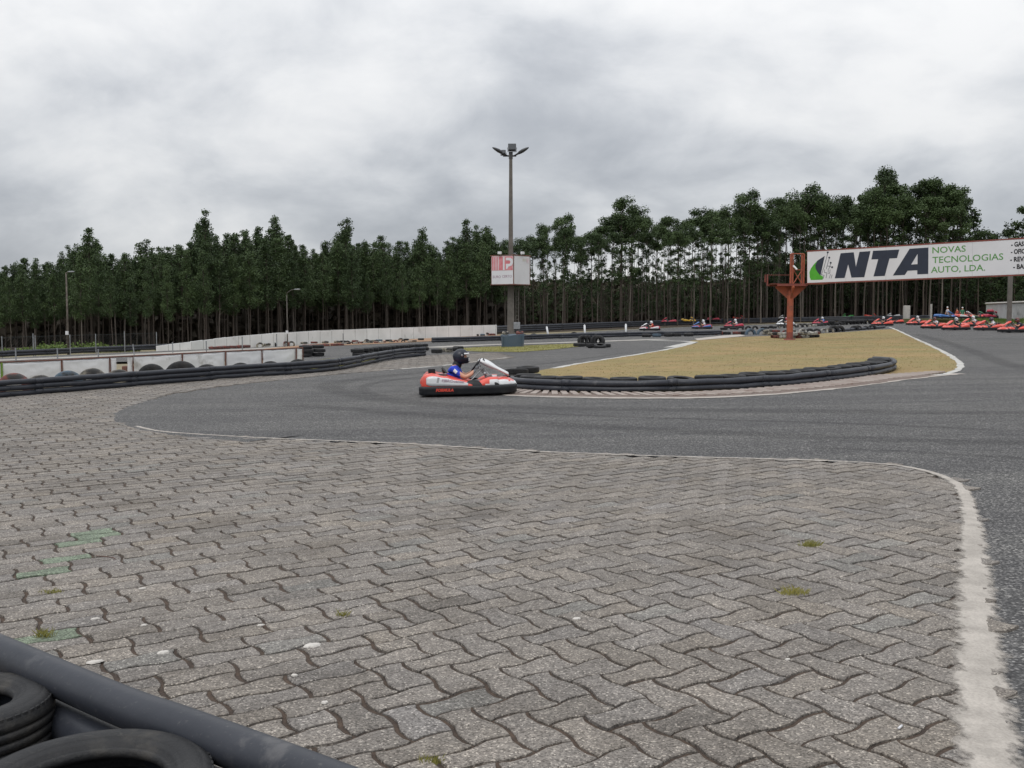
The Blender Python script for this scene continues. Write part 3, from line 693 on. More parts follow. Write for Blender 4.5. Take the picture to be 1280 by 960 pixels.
tyre(c1 + Vector((0, 0, -0.10)), TF2, label='worn black car tyre at the left edge of the photo beside the pipe', group='tyres of the foreground barrier', tilt=R(-3))
tyre(gpt(c1.x - .02, c1.y + .02, 0.10), TF2, label='black car tyre underneath the one at the left edge of the photo', group='tyres of the foreground barrier', rz=.7)

# left barrier: three stacked pipes
lb = smooth_poly(px([(-420, 541), (-200, 518), (0, 497), (100, 489), (200, 480.5), (300, 472.5), (375, 467.5), (420, 463), (450, 457.5), (485, 450), (510, 446.5), (535, 444.5)]), 8)
pipe_barrier(lb, (0.065, 0.185, 0.30), 0.06, 'long dark pipe barrier of three stacked pipes curving along the left of the track', off=0.0)
spec = [(18, 466.5, 'rubber_red', 'half buried tyre with flaking red paint at the left edge of the photo'), (51, 469, 'rubber_worn', 'half buried tyre with flaking cream paint behind the left pipes, second from the left edge'), (85, 463.5, 'rubber_blue', 'half buried tyre with worn blue paint behind the left pipes'), (116, 460.5, 'rubber_worn', 'half buried tyre painted half white beside the blue one'), (149, 462, 'rubber_worn', 'low brown half buried tyre below the gap in the white tarpaulin'),
        (190, 455, 'rubber', 'black half buried tyre just right of the gap in the white tarpaulin'), (227, 451.5, 'rubber', 'tallest black half buried tyre with a white rag inside it'), (259, 455.5, 'rubber', 'low black half buried tyre right of the one with the rag'), (301, 453.5, 'rubber', 'black half buried tyre third from the right end of the tarpaulin screen'), (338, 451.5, 'rubber', 'black half buried tyre second from the right end of the tarpaulin screen'), (373, 449, 'rubber', 'black half buried tyre at the right end of the tarpaulin screen')]
for i, (u, v, mk, lab) in enumerate(spec):
    basev = 493 - u * 0.08; b = P(u, basev); top = ztop(b, v) - gz(b.x)
    rad = 0.36 if u != 227 else 0.44; b.z = gz(b.x) + top - rad
    tyre(b, T_MES[mk], lie=False, rz=R(rnd.uniform(-6, 10)) + 0.1, scale=rad / 0.27, sy=0.62, label=lab, group='half buried tyres along the left barrier')
b = P(224, 466.5); mb = MB(); 
for k in range(14): mb.box(Vector((rnd.uniform(-.13, .13), rnd.uniform(-.05, .05), 0.33 + rnd.uniform(-.06, .08))), (.12, .08, .06), Matrix.Rotation(rnd.random() * 3, 3, Vector((rnd.random(), rnd.random(), 1)).normalized()), .02)
tag(mb.build('rag', M['cloth'], loc=b), 'crumpled white rag inside the tallest black tyre', 'rag')

# tarpaulin screen on rusty posts
sc_u = [-190, -130, -60, 3, 78, 138, 167, 228, 282, 328, 370, 379]
def scr(u): return P(u, 487.0 - u * 0.0755)
def stop_v(u): return 453.3 - u * 0.0495
root = empty('tarpaulin_screen', scr(138), 0.0, 'low white tarpaulin screen on rusty posts and rail behind the half buried tyres', 'screen')
ro = root.location.copy()
mb = MB()
rail = [scr(u) for u in sc_u]
for u, p in zip(sc_u, rail):
    zt = ztop(p, stop_v(u)); pm_ = MB(); tl = Vector((rnd.uniform(-.02, .02), 0, 0))
    pm_.tube([Vector((p.x, p.y, gz(p.x) - .1)) - ro, Vector((p.x, p.y, zt)) - ro + tl], 0.022 if u != 3 else .03, 8); pm_.build('post', M['rust'] if u != 3 else M['moss_green'], root)
mb.tube([Vector((p.x, p.y, ztop(p, stop_v(u)) + rnd.uniform(-.008, .008))) - ro for u, p in zip(sc_u, rail)], 0.018, 8); mb.build('rail', M['rust'], root)
for k in range(len(sc_u) - 1):
    u0, u1 = sc_u[k], sc_u[k + 1]
    if (u0, u1) == (138, 167): spans = [(139, 146), (160, 166.5)]
    else: spans = [(u0 + 1.2, u1 - 1)]
    for a, b in spans:
        pc = MB(); pc.smooth = True; rows = []; na = max(3, int((b - a) / 2.2))
        for i in range(na + 1):
            u = a + (b - a) * i / na; p = scr(u); zt = ztop(p, stop_v(u)); z0 = gz(p.x) + .02; f = i / na
            sag = 0.012 * math.sin(f * PI) + 0.006 * math.sin(f * 17 + k)
            col = []
            for j in range(13):
                g = j / 12; z = (zt - .03 - sag) * (1 - g) + z0 * g
                y = -0.02 * math.sin(f * PI) * math.sin(g * PI) + 0.02 * noise.noise(Vector((u * .11, g * 5, k))) + 0.009 * math.sin((g * 2.2 + f * 1.4) * 4.2 + k)
                col.append(Vector((p.x, p.y + y, z)) - ro)
            rows.append(col)
        pc.loft(rows); o = pc.build('cloth', M['cloth'], root)
        md = o.modifiers.new('thick', 'SOLIDIFY'); md.thickness = 0.004
b = scr(153); mb = MB(); mb.smooth = True
mb.box((0, .5, .18), (.34, .2, .36), None, .03)
o = mb.build('wooden_crate', M['rust'], loc=b); tag(o, 'reddish brown crate showing through the gap in the white tarpaulin', 'crate')

# black pipe along the far side of the pit strip, thin posts
lp = smooth_poly(px([(-300, 459), (0, 446.5), (100, 441.5), (200, 437.0), (245, 435.2)]), 4)
pipe_barrier(lp, (0.09, 0.22), 0.085, 'low black pipe barrier at the foot of the chain link fence on the left', bolts=False)
for (u, vb, vt, lean) in ((20, 452, 436, 0), (72, 449.5, 436, .0), (123, 447.5, 437.5, 0), (168, 443.5, 431, -.12), (216, 441, 428.5, 0), (258, 440, 427, .0), (303, 437.5, 421.5, 0), (346, 433, 418, 0), (429, 431, 417.5, 0), (471, 425, 415.5, 0)):
    p = P(u, vb); h = ztop(p, vt) - p.z; mb = MB(); mb.tube([(0, 0, -.1), (lean * h, 0, h)], .028, 8); mb.smooth = True
    mb.tube([(lean * h, 0, h), (lean * h, 0, h + .03)], .034, 8)
    tag(mb.build('marker_post', M['galv'], loc=p), 'leaning thin grey post on the kerb left of the tarpaulin gap' if u == 168 else 'thin upright grey post along the left kerb strip below the forest', 'post', 'thin grey posts along the left kerb strip')
for (u, vb, vt, lean, lab) in ((686, 422, 408.5, -.20, 'left'), (731.5, 422, 406.5, -.06, 'middle'), (782.5, 420.5, 405.5, -.02, 'right')):
    p = P(u, vb); h = ztop(p, vt) - p.z; mb = MB(); mb.smooth = True; mb.tube([(0, 0, -.1), (lean * h, 0, h)], .07, 10); mb.tube([(lean * h, 0, h), (lean * h * 1.06, 0, h * 1.06)], [.05, .02], 10)
    tag(mb.build('marker_post', M['kart_white'], loc=p), 'leaning white marker post, %s one of three beyond the grass verge' % lab, 'post', 'white marker posts')

# chain link fence on the left
def chain_fence():
    us = [-190, -120, -60, 3, 42, 44.5, 88, 120, 156, 196]; root = empty('chain_link_fence', P(42, 444), 0, 'grey chain link fence in front of the forest at the far left', 'fence'); ro = root.location.copy()
    base = {u: P(u, 446.5 - (u) * 0.047) for u in us}
    for u in us:
        p = base[u]; h = 1.0 + (0.1 if u in (42, 156) else 0); mb = MB(); mb.tube([p - ro + Vector((0, 0, -.1)), p - ro + Vector((0, 0, h))], .024, 6); mb.build('post', M['galv'], root)
    mb = MB()
    for a, b in zip(us, us[1:]):
        A, B = base[a], base[b]; L = (B - A).length; H = .95; n = int(L / .16); d = (B - A) / L
        for i in range(-int(H / .16), n):
            for sg in (1, -1):
                x0 = i * .16; x1 = x0 + H
                s0 = max(0, -x0); s1 = min(H, L - x0)
                if s1 <= s0: continue
                za, zb = (s0, s1) if sg > 0 else (H - s0, H - s1)
                mb.tube([A + d * (x0 + s0) + Vector((0, 0, za)) - ro, A + d * (x0 + s1) + Vector((0, 0, zb)) - ro], .0035, 3, caps=False)
        mb.tube([A + Vector((0, 0, H)) - ro, B + Vector((0, 0, H)) - ro], .008, 4, caps=False)
    mb.build('wire_mesh', M['mesh_dark'], root)
chain_fence()

# white far wall of jointed panels
def wall():
    prof = [(196, 431.5, 438), (240, 426.0, 436.5), (300, 419.0, 433.5), (345, 415.2, 431.5), (375, 413.8, 430), (400, 412.2, 428.5), (460, 410.0, 425.5), (500, 408.5, 424), (560, 406.5, 421.5), (621, 405.2, 419)]
    def it(u, k):
        for a, b in zip(prof, prof[1:]):
            if a[0] <= u <= b[0]: f = (u - a[0]) / (b[0] - a[0]); return a[k] * (1 - f) + b[k] * f
    root = empty('boundary_wall', P(400, 428.5), 0, 'long low whitewashed panel wall running in front of the forest', 'wall'); ro = root.location.copy()
    u = 196.0; n = 0
    us = [u]
    while u < 621: u += 14.6; us.append(min(u, 621))
    for a, b in zip(us, us[1:]):
        A = P(a + .12, it(a, 2)); B = P(b - .12, it(b, 2)); zA = ztop(A, it(a, 1) + 1) + rnd.uniform(-.01, .01); zB = ztop(B, it(b, 1) + 1) + rnd.uniform(-.01, .01)
        nb = (B - A).normalized(); nr = Vector((-nb.y, nb.x, 0)) * .12
        vs = [A - Vector((0, 0, .2)), B - Vector((0, 0, .2)), Vector((B.x, B.y, zB)), Vector((A.x, A.y, zA))]; vs += [v + nr for v in vs]
        mb = MB(); mb.add([v - ro for v in vs], [(0, 1, 2, 3), (5, 4, 7, 6), (3, 2, 6, 7), (1, 0, 4, 5), (0, 3, 7, 4), (2, 1, 5, 6)]); mb.build('panel', M['whitewall'], root)
        mb = MB(); mb.box(B - ro + Vector((0, .06, (zB - gz(B.x)) / 2 - .05)), (.035, .15, zB - gz(B.x) + .08)); mb.build('pillar', M['block'], root)
wall()
# grey block wall far right with pillar posts
def rwall():
    A = P(1232, 402.5); B = P(1420, 409)
    root = empty('block_wall', A, 0, 'grey rendered block wall at the far right behind the kart queue', 'wall')
    t = (B - A); h0 = ztop(A, 380) - A.z; h1 = h0 * 1.02; nr = Vector((-t.normalized().y, t.normalized().x, 0)) * .2
    vs = [Vector((0, 0, -.2)), t + Vector((0, 0, -.2)), t + Vector((0, 0, h1)), Vector((0, 0, h0))]; vs += [v + nr for v in vs]
    mb = MB(); mb.add(vs, [(0, 1, 2, 3), (5, 4, 7, 6), (3, 2, 6, 7), (1, 0, 4, 5), (0, 3, 7, 4), (2, 1, 5, 6)]); mb.build('wall_body', M['block'], root)
    mb = MB(); mb.add([v + Vector((0, -.03 if i < 4 else .03, h0 + (.04 if i % 4 > 1 else 0) - (0 if i % 4 > 1 else h0 * 0))) if False else v for i, v in enumerate(vs)], [])
    cp = MB(); c0 = Vector((0, .1, h0 + .04)); cp.tube([c0, t + Vector((0, .1, h1 + .04))], .12, 4); cp.build('coping', M['concrete'], root)
rwall()
p = P(1133, 402); h = ztop(p, 382) - p.z; mb = MB(); mb.smooth = True; mb.lathe([(0.42, -.1), (.42, h * .97), (.38, h), (0, h)], 20)
tag(mb.build('concrete_column', M['concrete'], loc=p), 'short pale round concrete column standing at the forest edge', 'column')
p = P(1163.5, 402); h = ztop(p, 380) - p.z; mb = MB(); mb.box((0, 0, h / 2 - .05), (.2, .2, h + .1), None, .02)
tag(mb.build('concrete_post', M['concrete'], loc=p), 'narrow square concrete post beside the green mound on the right', 'post')

# ------------------------------------------------------------------ light tower with cube sign
def light_tower():
    p = P(638.5, 430.0); root = empty('floodlight_tower', p, 0, 'tall concrete floodlight tower with three lamps above a white cube sign', 'light tower')
    H = ztop(p, 193) - p.z; sc = p.y / FPX
    mb = MB(); mb.smooth = False
    secs = []
    for z, r in ((0, 6.6), (H * .31, 5.6), (H * .34, 4.4), (H, 2.8)):
        r *= sc; secs.append([Vector((r * math.cos(a) * 1, r * math.sin(a), z)) for a in [PI / 4 + PI / 2 * k for k in range(4)]])
    mb.loft(secs, True); mb.build('pole', M['polecon'], root)
    mb = MB()      # climbing rungs and service conduit beside the lower pole
    for k in (-1, 1): mb.tube([(5.2 * sc + k * .07 + .12, -.05, .0), (5.2 * sc + k * .07 + .12, -.05, H * .3)], .028, 6)
    for k in range(14): mb.tube([(5.2 * sc + .04, -.05, .3 + k * .21), (5.2 * sc + .2, -.05, .3 + k * .21)], .012, 5)
    mb.build('ladder', M['polecon'], root)
    mb = MB(); mb.box((5.2 * sc + .1, -.2, ztop(p, 407) - p.z), (.36, .22, .38), None, .02); mb.build('switch_box', M['galv'], root)
    # lamp head
    mb = MB(); mb.tube([(0, 0, H - .25), (0, 0, H + .12)], .11, 12); mb.tube([(-.42, 0, H - .08), (.3, 0, H - .08)], .045, 8); mb.build('lamp_bracket', M['lampgrey'], root)
    def cobra(sg, name):
        mb = MB(); mb.smooth = True; a0 = Vector((sg * .18, -.05, H - .1)); a1 = Vector((sg * (.98 if sg > 0 else 1.0), -.25, H + .33)); d = (a1 - a0)
        secs = []; side = Vector((0.1 * sg, 1, 0)).normalized(); up = d.normalized().cross(side); up = up if up.z > 0 else -up
        for f, wv, tv in ((0, .05, .05), (.25, .06, .06), (.38, .15, .10), (.6, .19, .12), (.85, .14, .08), (1, .05, .03)):
            c = a0 + d * f; secs.append([c + side * wv * math.cos(q) + up * tv * (math.sin(q) * (1 if math.sin(q) > 0 else .7)) for q in [2 * PI * k / 12 for k in range(12)]])
        mb.loft(secs, True); o = mb.build(name, M['lampgrey'], root)
        g = MB(); g.smooth = True; g.loft([[q - up * .012 for q in s_] for s_ in [[(a0 + d * f) + side * wv * math.cos(q) - up * .05 * abs(math.sin(q)) for q in [PI + PI * k / 6 for k in range(7)]] for f, wv in ((.42, .1), (.6, .13), (.84, .1))]]); gl = g.build('lamp_glass', M['glass'], o)
    cobra(-1, 'street_lamp_head'); cobra(1, 'street_lamp_head')
    def flood(c, w_, h_, tilt):
        rot = Matrix.Rotation(tilt, 3, 'X'); mb = MB(); mb.box(c, (w_, .2, h_), rot, .03)
        for k in range(6): mb.box(Vector(c) + rot @ Vector(((k - 2.5) * w_ / 7, .13, 0)), (.015, .08, h_ * .8), rot)
        o = mb.build('floodlight', M['lampgrey'], root); g = MB(); g.box(Vector(c) + rot @ Vector((0, -.105, 0)), (w_ * .82, .012, h_ * .78), rot); g.build('lamp_glass', M['glass'], o)
        m2 = MB(); m2.tube([Vector(c) + Vector((-w_ / 2 - .03, 0, 0)), Vector(c) + Vector((-w_ / 2 - .03, .05, -h_ * .6)), Vector(c) + Vector((w_ / 2 + .03, .05, -h_ * .6)), Vector(c) + Vector((w_ / 2 + .03, 0, 0))], .018, 6); m2.build('yoke', M['galv'], o)
    flood((.07, -.1, H + .36), .44, .38, R(-18)); flood((-.40, -.12, H + .08), .25, .24, R(-25))
    return root
light_tower()
def cube_sign():
    p = P(638.5, 430.0); cs = (642.5, 318.5, 354.5)
    depth = p.y - 1.05; sc = depth / FPX
    zb = ztop(Vector((p.x, depth, 0)), 355.5); zt = ztop(Vector((p.x, depth, 0)), 319)
    root = empty('cube_sign', Vector((p.x, p.y, zb)), 0, 'white cube shaped sign with faded red print fixed round the light tower', 'sign')
    ro = root.location; h = zt - zb
    C0 = Vector((at(642, depth).x, depth, zb)); L = Vector((at(614.5, depth + .62).x, depth + .62, zb)); Rr = Vector((at(662, depth + .9).x, depth + .9, zb))
    # square-ish plan from the near corner
    L = C0 + (L - C0).normalized() * (L - C0).length; B = L + (Rr - C0)
    plan = [C0, Rr, B, L]; fr = []
    for a, b, nm in ((L, C0, 'sign_face'), (C0, Rr, 'sign_face'), (Rr, B, 'sign_face'), (B, L, 'sign_face')):
        t = (b - a); ln = t.length; t.normalize(); nr = Vector((t.y, -t.x, 0))
        mb = MB(); mb.box(Vector((0, 0, 0)), (ln - .03, .04, h - .04)); o = mb.build(nm, M['board'], root)
        ang = math.atan2(t.y, t.x); o.location = (a + b) / 2 - ro + Vector((0, 0, h / 2)) ; o.rotation_euler = (0, 0, ang)
        fr.append((o, ln, nr, ang))
    o, ln, nr, ang = fr[0]
    def patch(par, x0, x1, z0, z1, mat, name='print'):
        mb = MB(); mb.box(((x0 + x1) / 2, -.024, (z0 + z1) / 2), (x1 - x0, .006, z1 - z0)); return mb.build(name, mat, par)
    w2 = ln / 2; red = MB(); red.box((0, -.024, h * .23), (ln * .94, .006, h * .48)); red.build('print', M['faded_red'], o)
    st = MB()
    for k in range(4): st.box((-w2 * .78 + k * .11 * w2 * 1.35, -.031, h * .23), (.018 + .006 * k, .006, h * .46))
    st.box((w2 * .14, -.031, h * .23), (.1, .006, h * .46))
    # bold reversed letter in an arch
    ring = [(0.0, .19), (.16, .19), (.25, .13), (.27, .02), (.22, -.08), (.08, -.12), (.03, -.2), (-.02, -.2), (-.02, -.02), (.13, -.02), (.17, .04), (.13, .1), (-.02, .1), (-.02, .19)]
    st.prism([(x * ln * 1.1 + w2 * .38, z * h) for x, z in ring], Vector((0, -.028, h * .23)), Vector((1, 0, 0)), Vector((0, 0, 1)), Vector((0, -1, 0)), .006)
    st.build('emblem', M['board'], o)
    lettering('lettering', 'EURO', .19, M['faded_ink'], o, Matrix.Translation((-w2 * .86, -.022, -h * .27)) @ Matrix.Rotation(PI / 2, 4, 'X'), fit=ln * .36, bold=.003)
    lettering('lettering', 'CERTO', .19, M['faded_ink'], o, Matrix.Translation((-w2 * .02, -.022, -h * .26)) @ Matrix.Rotation(PI / 2, 4, 'X'), fit=ln * .44, bold=.003)
    o2, l2, _, _ = fr[1]; w2 = l2 / 2
    patch(o2, w2 * .55, w2 * .85, h * .25, h * .42, pm('ghost_pink_print', (.55, .42, .45), (.6, .56, .58), 9, .6), 'print')
    patch(o2, w2 * .05, w2 * .5, h * .31, h * .40, pm('ghost_tan_print', (.5, .48, .42), (.6, .59, .58), 7, .6), 'print')
    f = MB()
    for z in (0, h):
        for a, b in zip(plan, plan[1:] + plan[:1]):
            e = (b - a).normalized() * .06; f.tube([a - ro - e + Vector((0, 0, z)), b - ro + e + Vector((0, 0, z))], .035, 6)
    for a in plan: f.tube([a - ro, a - ro + Vector((0, 0, h))], .03, 6)
    f.tube([C0 - ro, B - ro], .03, 6); f.tube([L - ro, Rr - ro], .03, 6)
    f.build('frame', M['rust'], root)
    for u, fc in ((0, .42), (1, .45)):
        a, b = (L, C0) if u == 0 else (C0, Rr); c = a.lerp(b, fc) - ro + Vector((0, 0, h)); t = (b - a).normalized(); nr = Vector((t.y, -t.x, 0))
        mb = MB(); mb.box(c + nr * .12 + Vector((0, 0, .14)), (.2, .13, .14), Matrix.Rotation(math.atan2(t.y, t.x), 3, 'Z'), .02); mb.tube([c + Vector((0, 0, 0)), c + nr * .1 + Vector((0, 0, .1))], .02, 6); mb.build('spot_lamp', M['board'], root)
    lid = MB(); lid.add([q - ro + Vector((0, 0, h - .04)) for q in plan] + [q - ro + Vector((0, 0, h - .01)) for q in plan], [(0, 1, 2, 3), (7, 6, 5, 4), (0, 4, 5, 1), (1, 5, 6, 2), (2, 6, 7, 3), (3, 7, 4, 0)]); lid.build('top_panel', M['rust'], root)
cube_sign()
def base_box():
    p = P(640.5, 433.6); s = p.y / FPX; w_ = 29.5 * s; h = ztop(p, 417) - p.z
    root = empty('base_box', p, 0, 'blue grey tapered box full of tyres round the foot of the light tower', 'box')
    mb = MB(); b = w_ / 2; t = b * .93
    secs = [[Vector(q) for q in ((-b * .94, 0, 0), (b * .96, 0, 0), (b * .9, w_ * .8, 0), (-b * .9, w_ * .8, 0))], [Vector(q) for q in ((-b * .8 - .0, .0, h * .55), (b * 1.0, 0, h * .55), (b * .95, w_ * .8, h * .6), (-b, w_ * .8, h * .6))], [Vector(q) for q in ((-b * .8, 0, h * .78), (b * 1.0, 0, h * .98), (b * .97, w_ * .8, h), (-b, w_ * .8, h * .9))]]
    mb.loft(secs, True); mb.build('box_body', M['boxblue'], root)
    for x in (-b * .82, b * .7):
        m2 = MB(); m2.box((x, -.03, h * .45), (.05, .05, h * .85)); m2.build('batten', M['boxblue'], root)
    for x, mk, sc_ in ((-.35, 'rubber_worn', .7), (.38, 'rubber_red', .8)):
        tyre(p + Vector((x, .45, h + .02)), T_MES[mk], scale=sc_ * .9, label='worn tyre on the blue grey box at the light tower foot, %s side' % ('left' if x < 0 else 'right'), group='tyres on the blue grey box', tilt=.2)
base_box()

# ------------------------------------------------------------------ billboard
def billboard():
    base = P(987, 425.0); root = empty('billboard', base, 0, 'long white NTA billboard raised on an orange steel column over the track', 'billboard')
    dL = base.y - .5; pL = at(1007.5, dL); pR0 = at(1280, dL * 39.0 / 44.2)
    ex = (pR0 - pL); ex.z = 0; L0 = ex.length; ex.normalize(); ez = Vector((0, 0, 1)); ny = Vector((ex.y, -ex.x, 0))
    zt = ztop(pL, 314.8); zb = ztop(pL, 353.6); H = zt - zb
    ztR = ztop(pR0, 298.2); zbR = ztop(pR0, 342.6)
    slope = ((ztR + zbR) - (zt + zb)) / 2 / L0
    ro = base.copy(); O = Vector((pL.x, pL.y, zb))
    X = (ex + ez * slope).normalized(); Lt = L0 * 1.62
    Y3 = ny; Zp = ny.cross(X) if (ny.cross(X)).z > 0 else X.cross(ny)
    rot = Matrix((X, -ny, Zp)).transposed().to_4x4()       # local x along, y into board, z up
    mw = Matrix.Translation(O - ro) @ rot
    mb = MB(); mb.box((Lt / 2, .03, H / 2), (Lt, .06, H)); o = mb.build('sign_panel', M['board'], root); o.matrix_local = mw
    fr = MB()
    for z in (-.04, H + .03): fr.box((Lt / 2, .05, z), (Lt + .1, .12, .06))
    for k in range(int(Lt / 2.4) + 1): fr.box((k * 2.4, .13, H / 2), (.07, .14, H))
    q = fr.build('frame', M['darkred'], root); q.matrix_local = mw
    for k in range(1, int(Lt / 2.02)):
        sm = MB(); sm.box((k * 2.02, -.0015, H / 2), (.008, .004, H * .995)); sm.build('panel_seam', M['kart_grey'], o)
    # scale from photo pixels along the board (perspective along the sign)
    def xs(u):
        r = ray(u, 330); r2 = Vector((r.x, r.y)); # intersect with vertical plane of board
        n = Vector((ny.x, ny.y)); t = Vector((pL.x, pL.y)).dot(n) / r2.dot(n); q = r2 * t; return (q - Vector((pL.x, pL.y))).length
    def zs(u, v):
        x = xs(u); q = Vector((pL.x, pL.y, 0)) + ex * x; return (ztop(q, v) - zb - slope * x)
    def poly(name, pts, mat, holes=None, th=.006, off=-.006):
        pp = [(xs(u), zs(u, v)) for u, v in pts]; mbb = MB()
        tr = tessellate_polygon([[Vector((x, z, 0)) for x, z in pp]]); n = len(pp)
        vs = [(x, off, z) for x, z in pp] + [(x, 0, z) for x, z in pp]
        mbb.add(vs, [tuple(t) for t in tr] + [(i, (i + 1) % n, n + (i + 1) % n, n + i) for i in range(n)]); return mbb.build(name, mat, o)
    def Z(x, y): return (1000 + x / 8.533, 290 + y / 8.533)
    poly('lettering', [Z(*q) for q in ((375, 494), (437, 226), (577, 216), (600, 372), (638, 212), (755, 203), (690, 482), (553, 486), (518, 345), (480, 490))], M['navy'])
    poly('lettering', [Z(*q) for q in ((765, 292), (783, 200), (1062, 187), (1038, 278), (958, 282), (908, 468), (788, 474), (838, 290))], M['navy'])
    def Z2(x, y): return (930 + x / 3.657, 280 + y / 3.657)
    poly('lettering', [Z(*q) for q in ((995, 464), (1172, 178), (1372, 165), (1372, 447), (1255, 452), (1255, 408), (1152, 413), (1122, 458))][0:8], M['navy'])
    poly('lettering', [Z(*q) for q in ((1190, 347), (1257, 235), (1257, 343))], M['board'], off=-.009)
    poly('emblem', [Z(*q) for q in ((120, 512), (108, 480), (105, 430), (120, 390), (150, 348), (190, 305), (168, 350), (170, 385), (185, 420), (215, 455), (252, 475), (245, 508))], M['lime'])
    poly('emblem', [Z(*q) for q in ((268, 255), (222, 468), (190, 428), (170, 395), (168, 352), (190, 305))], M['navy'])
    def ln_(pts, w_=0.011, mat=M['navy']):
        mbb = MB(); pp = [Vector((xs(Z(*q)[0]), -.006, zs(*Z(*q)))) for q in pts]
        for a, b in zip(pp, pp[1:]):
            d = (b - a).normalized(); nn = Vector((-d.z, 0, d.x)) * w_; mbb.add([a - nn, b - nn, b + nn, a + nn], [(0, 1, 2, 3)])
        return mbb
    em = MB()
    for pts in (((300, 225), (262, 370), (232, 455), (262, 462), (250, 500)), ((316, 280), (290, 370), (285, 395)), ((332, 335), (318, 380), (305, 400), (305, 430)), ((347, 380), (322, 365), (290, 362)), ((268, 400), (262, 430), (292, 437), (282, 490)), ((325, 400), (322, 440), (302, 440)), ((330, 450), (315, 495)), ((347, 455), (335, 495))):
        q = ln_(pts); em.add(q.v, q.f)
    for c in ((300, 217), (316, 273), (332, 328), (347, 375)):
        u, v = Z(*c); cxx, czz = xs(u), zs(u, v); em.add([(cxx + .05 * math.cos(a), -.008, czz + .05 * math.sin(a)) for a in [2 * PI * k / 10 for k in range(10)]], [tuple(range(10))[::-1]])
    em.build('emblem', M['navy'], o)
    def txt(body, u0, v0, u1, hpx, mat, bold=0, sx=1):
        x0 = xs(u0); x1 = xs(u1); z0 = zs(u0, v0); hh = zs(u0, v0 - hpx) - z0
        lettering('lettering', body, hh / .70, mat, o, Matrix.Translation((x0, -.003, z0)) @ Matrix.Rotation(PI / 2, 4, 'X'), bold=bold, fit=(x1 - x0))
    def Y(x, y): return (1150 + x / 9.846, 290 + y / 9.846)
    G = M['green_text']
    txt('NOVAS', *Y(155, 262), Y(565, 0)[0], 7.6, G, .004); txt('TECNOLOGIAS', *Y(157, 383), Y(1028, 0)[0], 7.8, G, .004); txt('AUTO, LDA.', *Y(140, 503), Y(806, 0)[0], 7.6, G, .004)
    K = M['ink']
    def blk(body, x, y, x1, u_end, indent=0): txt(body, *Y(x, y), u_end, 5.6, K, .012)
    blk('- GAS', 1122, 180, 0, 1280); blk('- OFIC', 1120, 270, 0, 1281.5); blk('- REVI', 1112, 365, 0, 1281.5); blk('- BAI', 1150, 455, 0, 1281.5)
    # column, head brackets, platform
    S = base.y / FPX; hc = ztop(base, 372) - base.z; hp = ztop(base, 357.5) - base.z
    mb = MB(); mb.smooth = True; r = 3.9 * S
    mb.lathe([(r, 0), (r, hc + .4)], 20); mb.build('column', M['redpaint'], root)
    mb = MB(); mb.smooth = True; mb.lathe([(r * 1.04, -.05), (r * 1.04, .42)], 20); mb.lathe([(r * 1.8, -.05), (r * 1.8, .06), (0, .06)], 16); mb.build('column_foot', M['darkred'], root)
    mb = MB()
    for a in (0, PI, PI / 2, -PI / 2):
        rr = Matrix.Rotation(a, 3, 'Z'); e = rr @ Vector((1, 0, 0)); s_ = rr @ Vector((0, 1, 0)); Wd = (18.5 if a in (0, PI) else 14) * S
        mb.prism([(r * .3, hc - .05), (r * 1.0, hc - .05), (Wd, hp - .1), (Wd, hp), (r * .3, hp)], s_ * -.05, e, ez, s_, .1)
    mb.build('bracket', M['redpaint'], root)
    mb = MB()
    for sy in (-.35, .35): mb.box((0, sy, hp + .04), (38 * S, .1, .1))
    mb.box((8 * S, 0, hp + .10), (70 * S, .8, .03)); mb.build('platform', M['darkred'], root)
    mb = MB()   # upright lattice behind the sign end
    zt_ = ztop(base, 317) - base.z; x0 = 0.0; x1 = 15.5 * S
    for x in (-.3 * S, 2.2 * S): mb.box((x, 0, (hp + zt_) / 2), (1.7 * S, .1, zt_ - hp))
    for x in (x1, x1 + 2.6 * S): mb.box((x, .3, (hp + zt_) / 2), (.07, .07, zt_ - hp))
    mb.tube([(x0, 0, zt_), (x1 + .1, .3, zt_)], .03, 6)
    zm = hp + (zt_ - hp) * .5
    mb.tube([(x0 + 3 * S, 0, hp + .1), (x1, .2, zm)], .025, 6); mb.tube([(x0 + 3 * S, 0, zm), (x1, .2, hp + .1)], .025, 6); mb.tube([(x0 + 3 * S, 0, zm), (x1, .2, zm)], .025, 6)
    mb.build('lattice', M['redpaint'], root)
    mb = MB(); xl = -29 * S    # walkway end rail at left
    mb.tube([(xl, 0, hp + .02), (-15 * S, 0, hp + .02)], .03, 6); mb.tube([(xl, 0, hp), (xl, 0, hp + .62)], .045, 6); mb.tube([(xl - .12, 0, hp + .2), (xl - .12, 0, hp + .6)], .03, 6)
    mb.tube([(xl, 0, hp + .58), (0, 0, hp + .58)], .012, 5); mb.build('guard_rail', M['darkred'], root)
    mb = MB(); mb.tube([(2 * S, -.15, hp + (zt_ - hp) * .62), (5.6 * S, -.3, hp + (zt_ - hp) * .50)], .05, 8); mb.build('lamp', M['board'], root)
    # far supporting column outside the frame
    far = Vector((O - ro)) + X * (Lt - .8); mb = MB(); mb.smooth = True; gzf = gz(far.x + ro.x) - ro.z
    mb.tube([(far.x, far.y, gzf), (far.x, far.y, far.z + H)], r, 16); mb.build('column', M['redpaint'], root)
billboard()

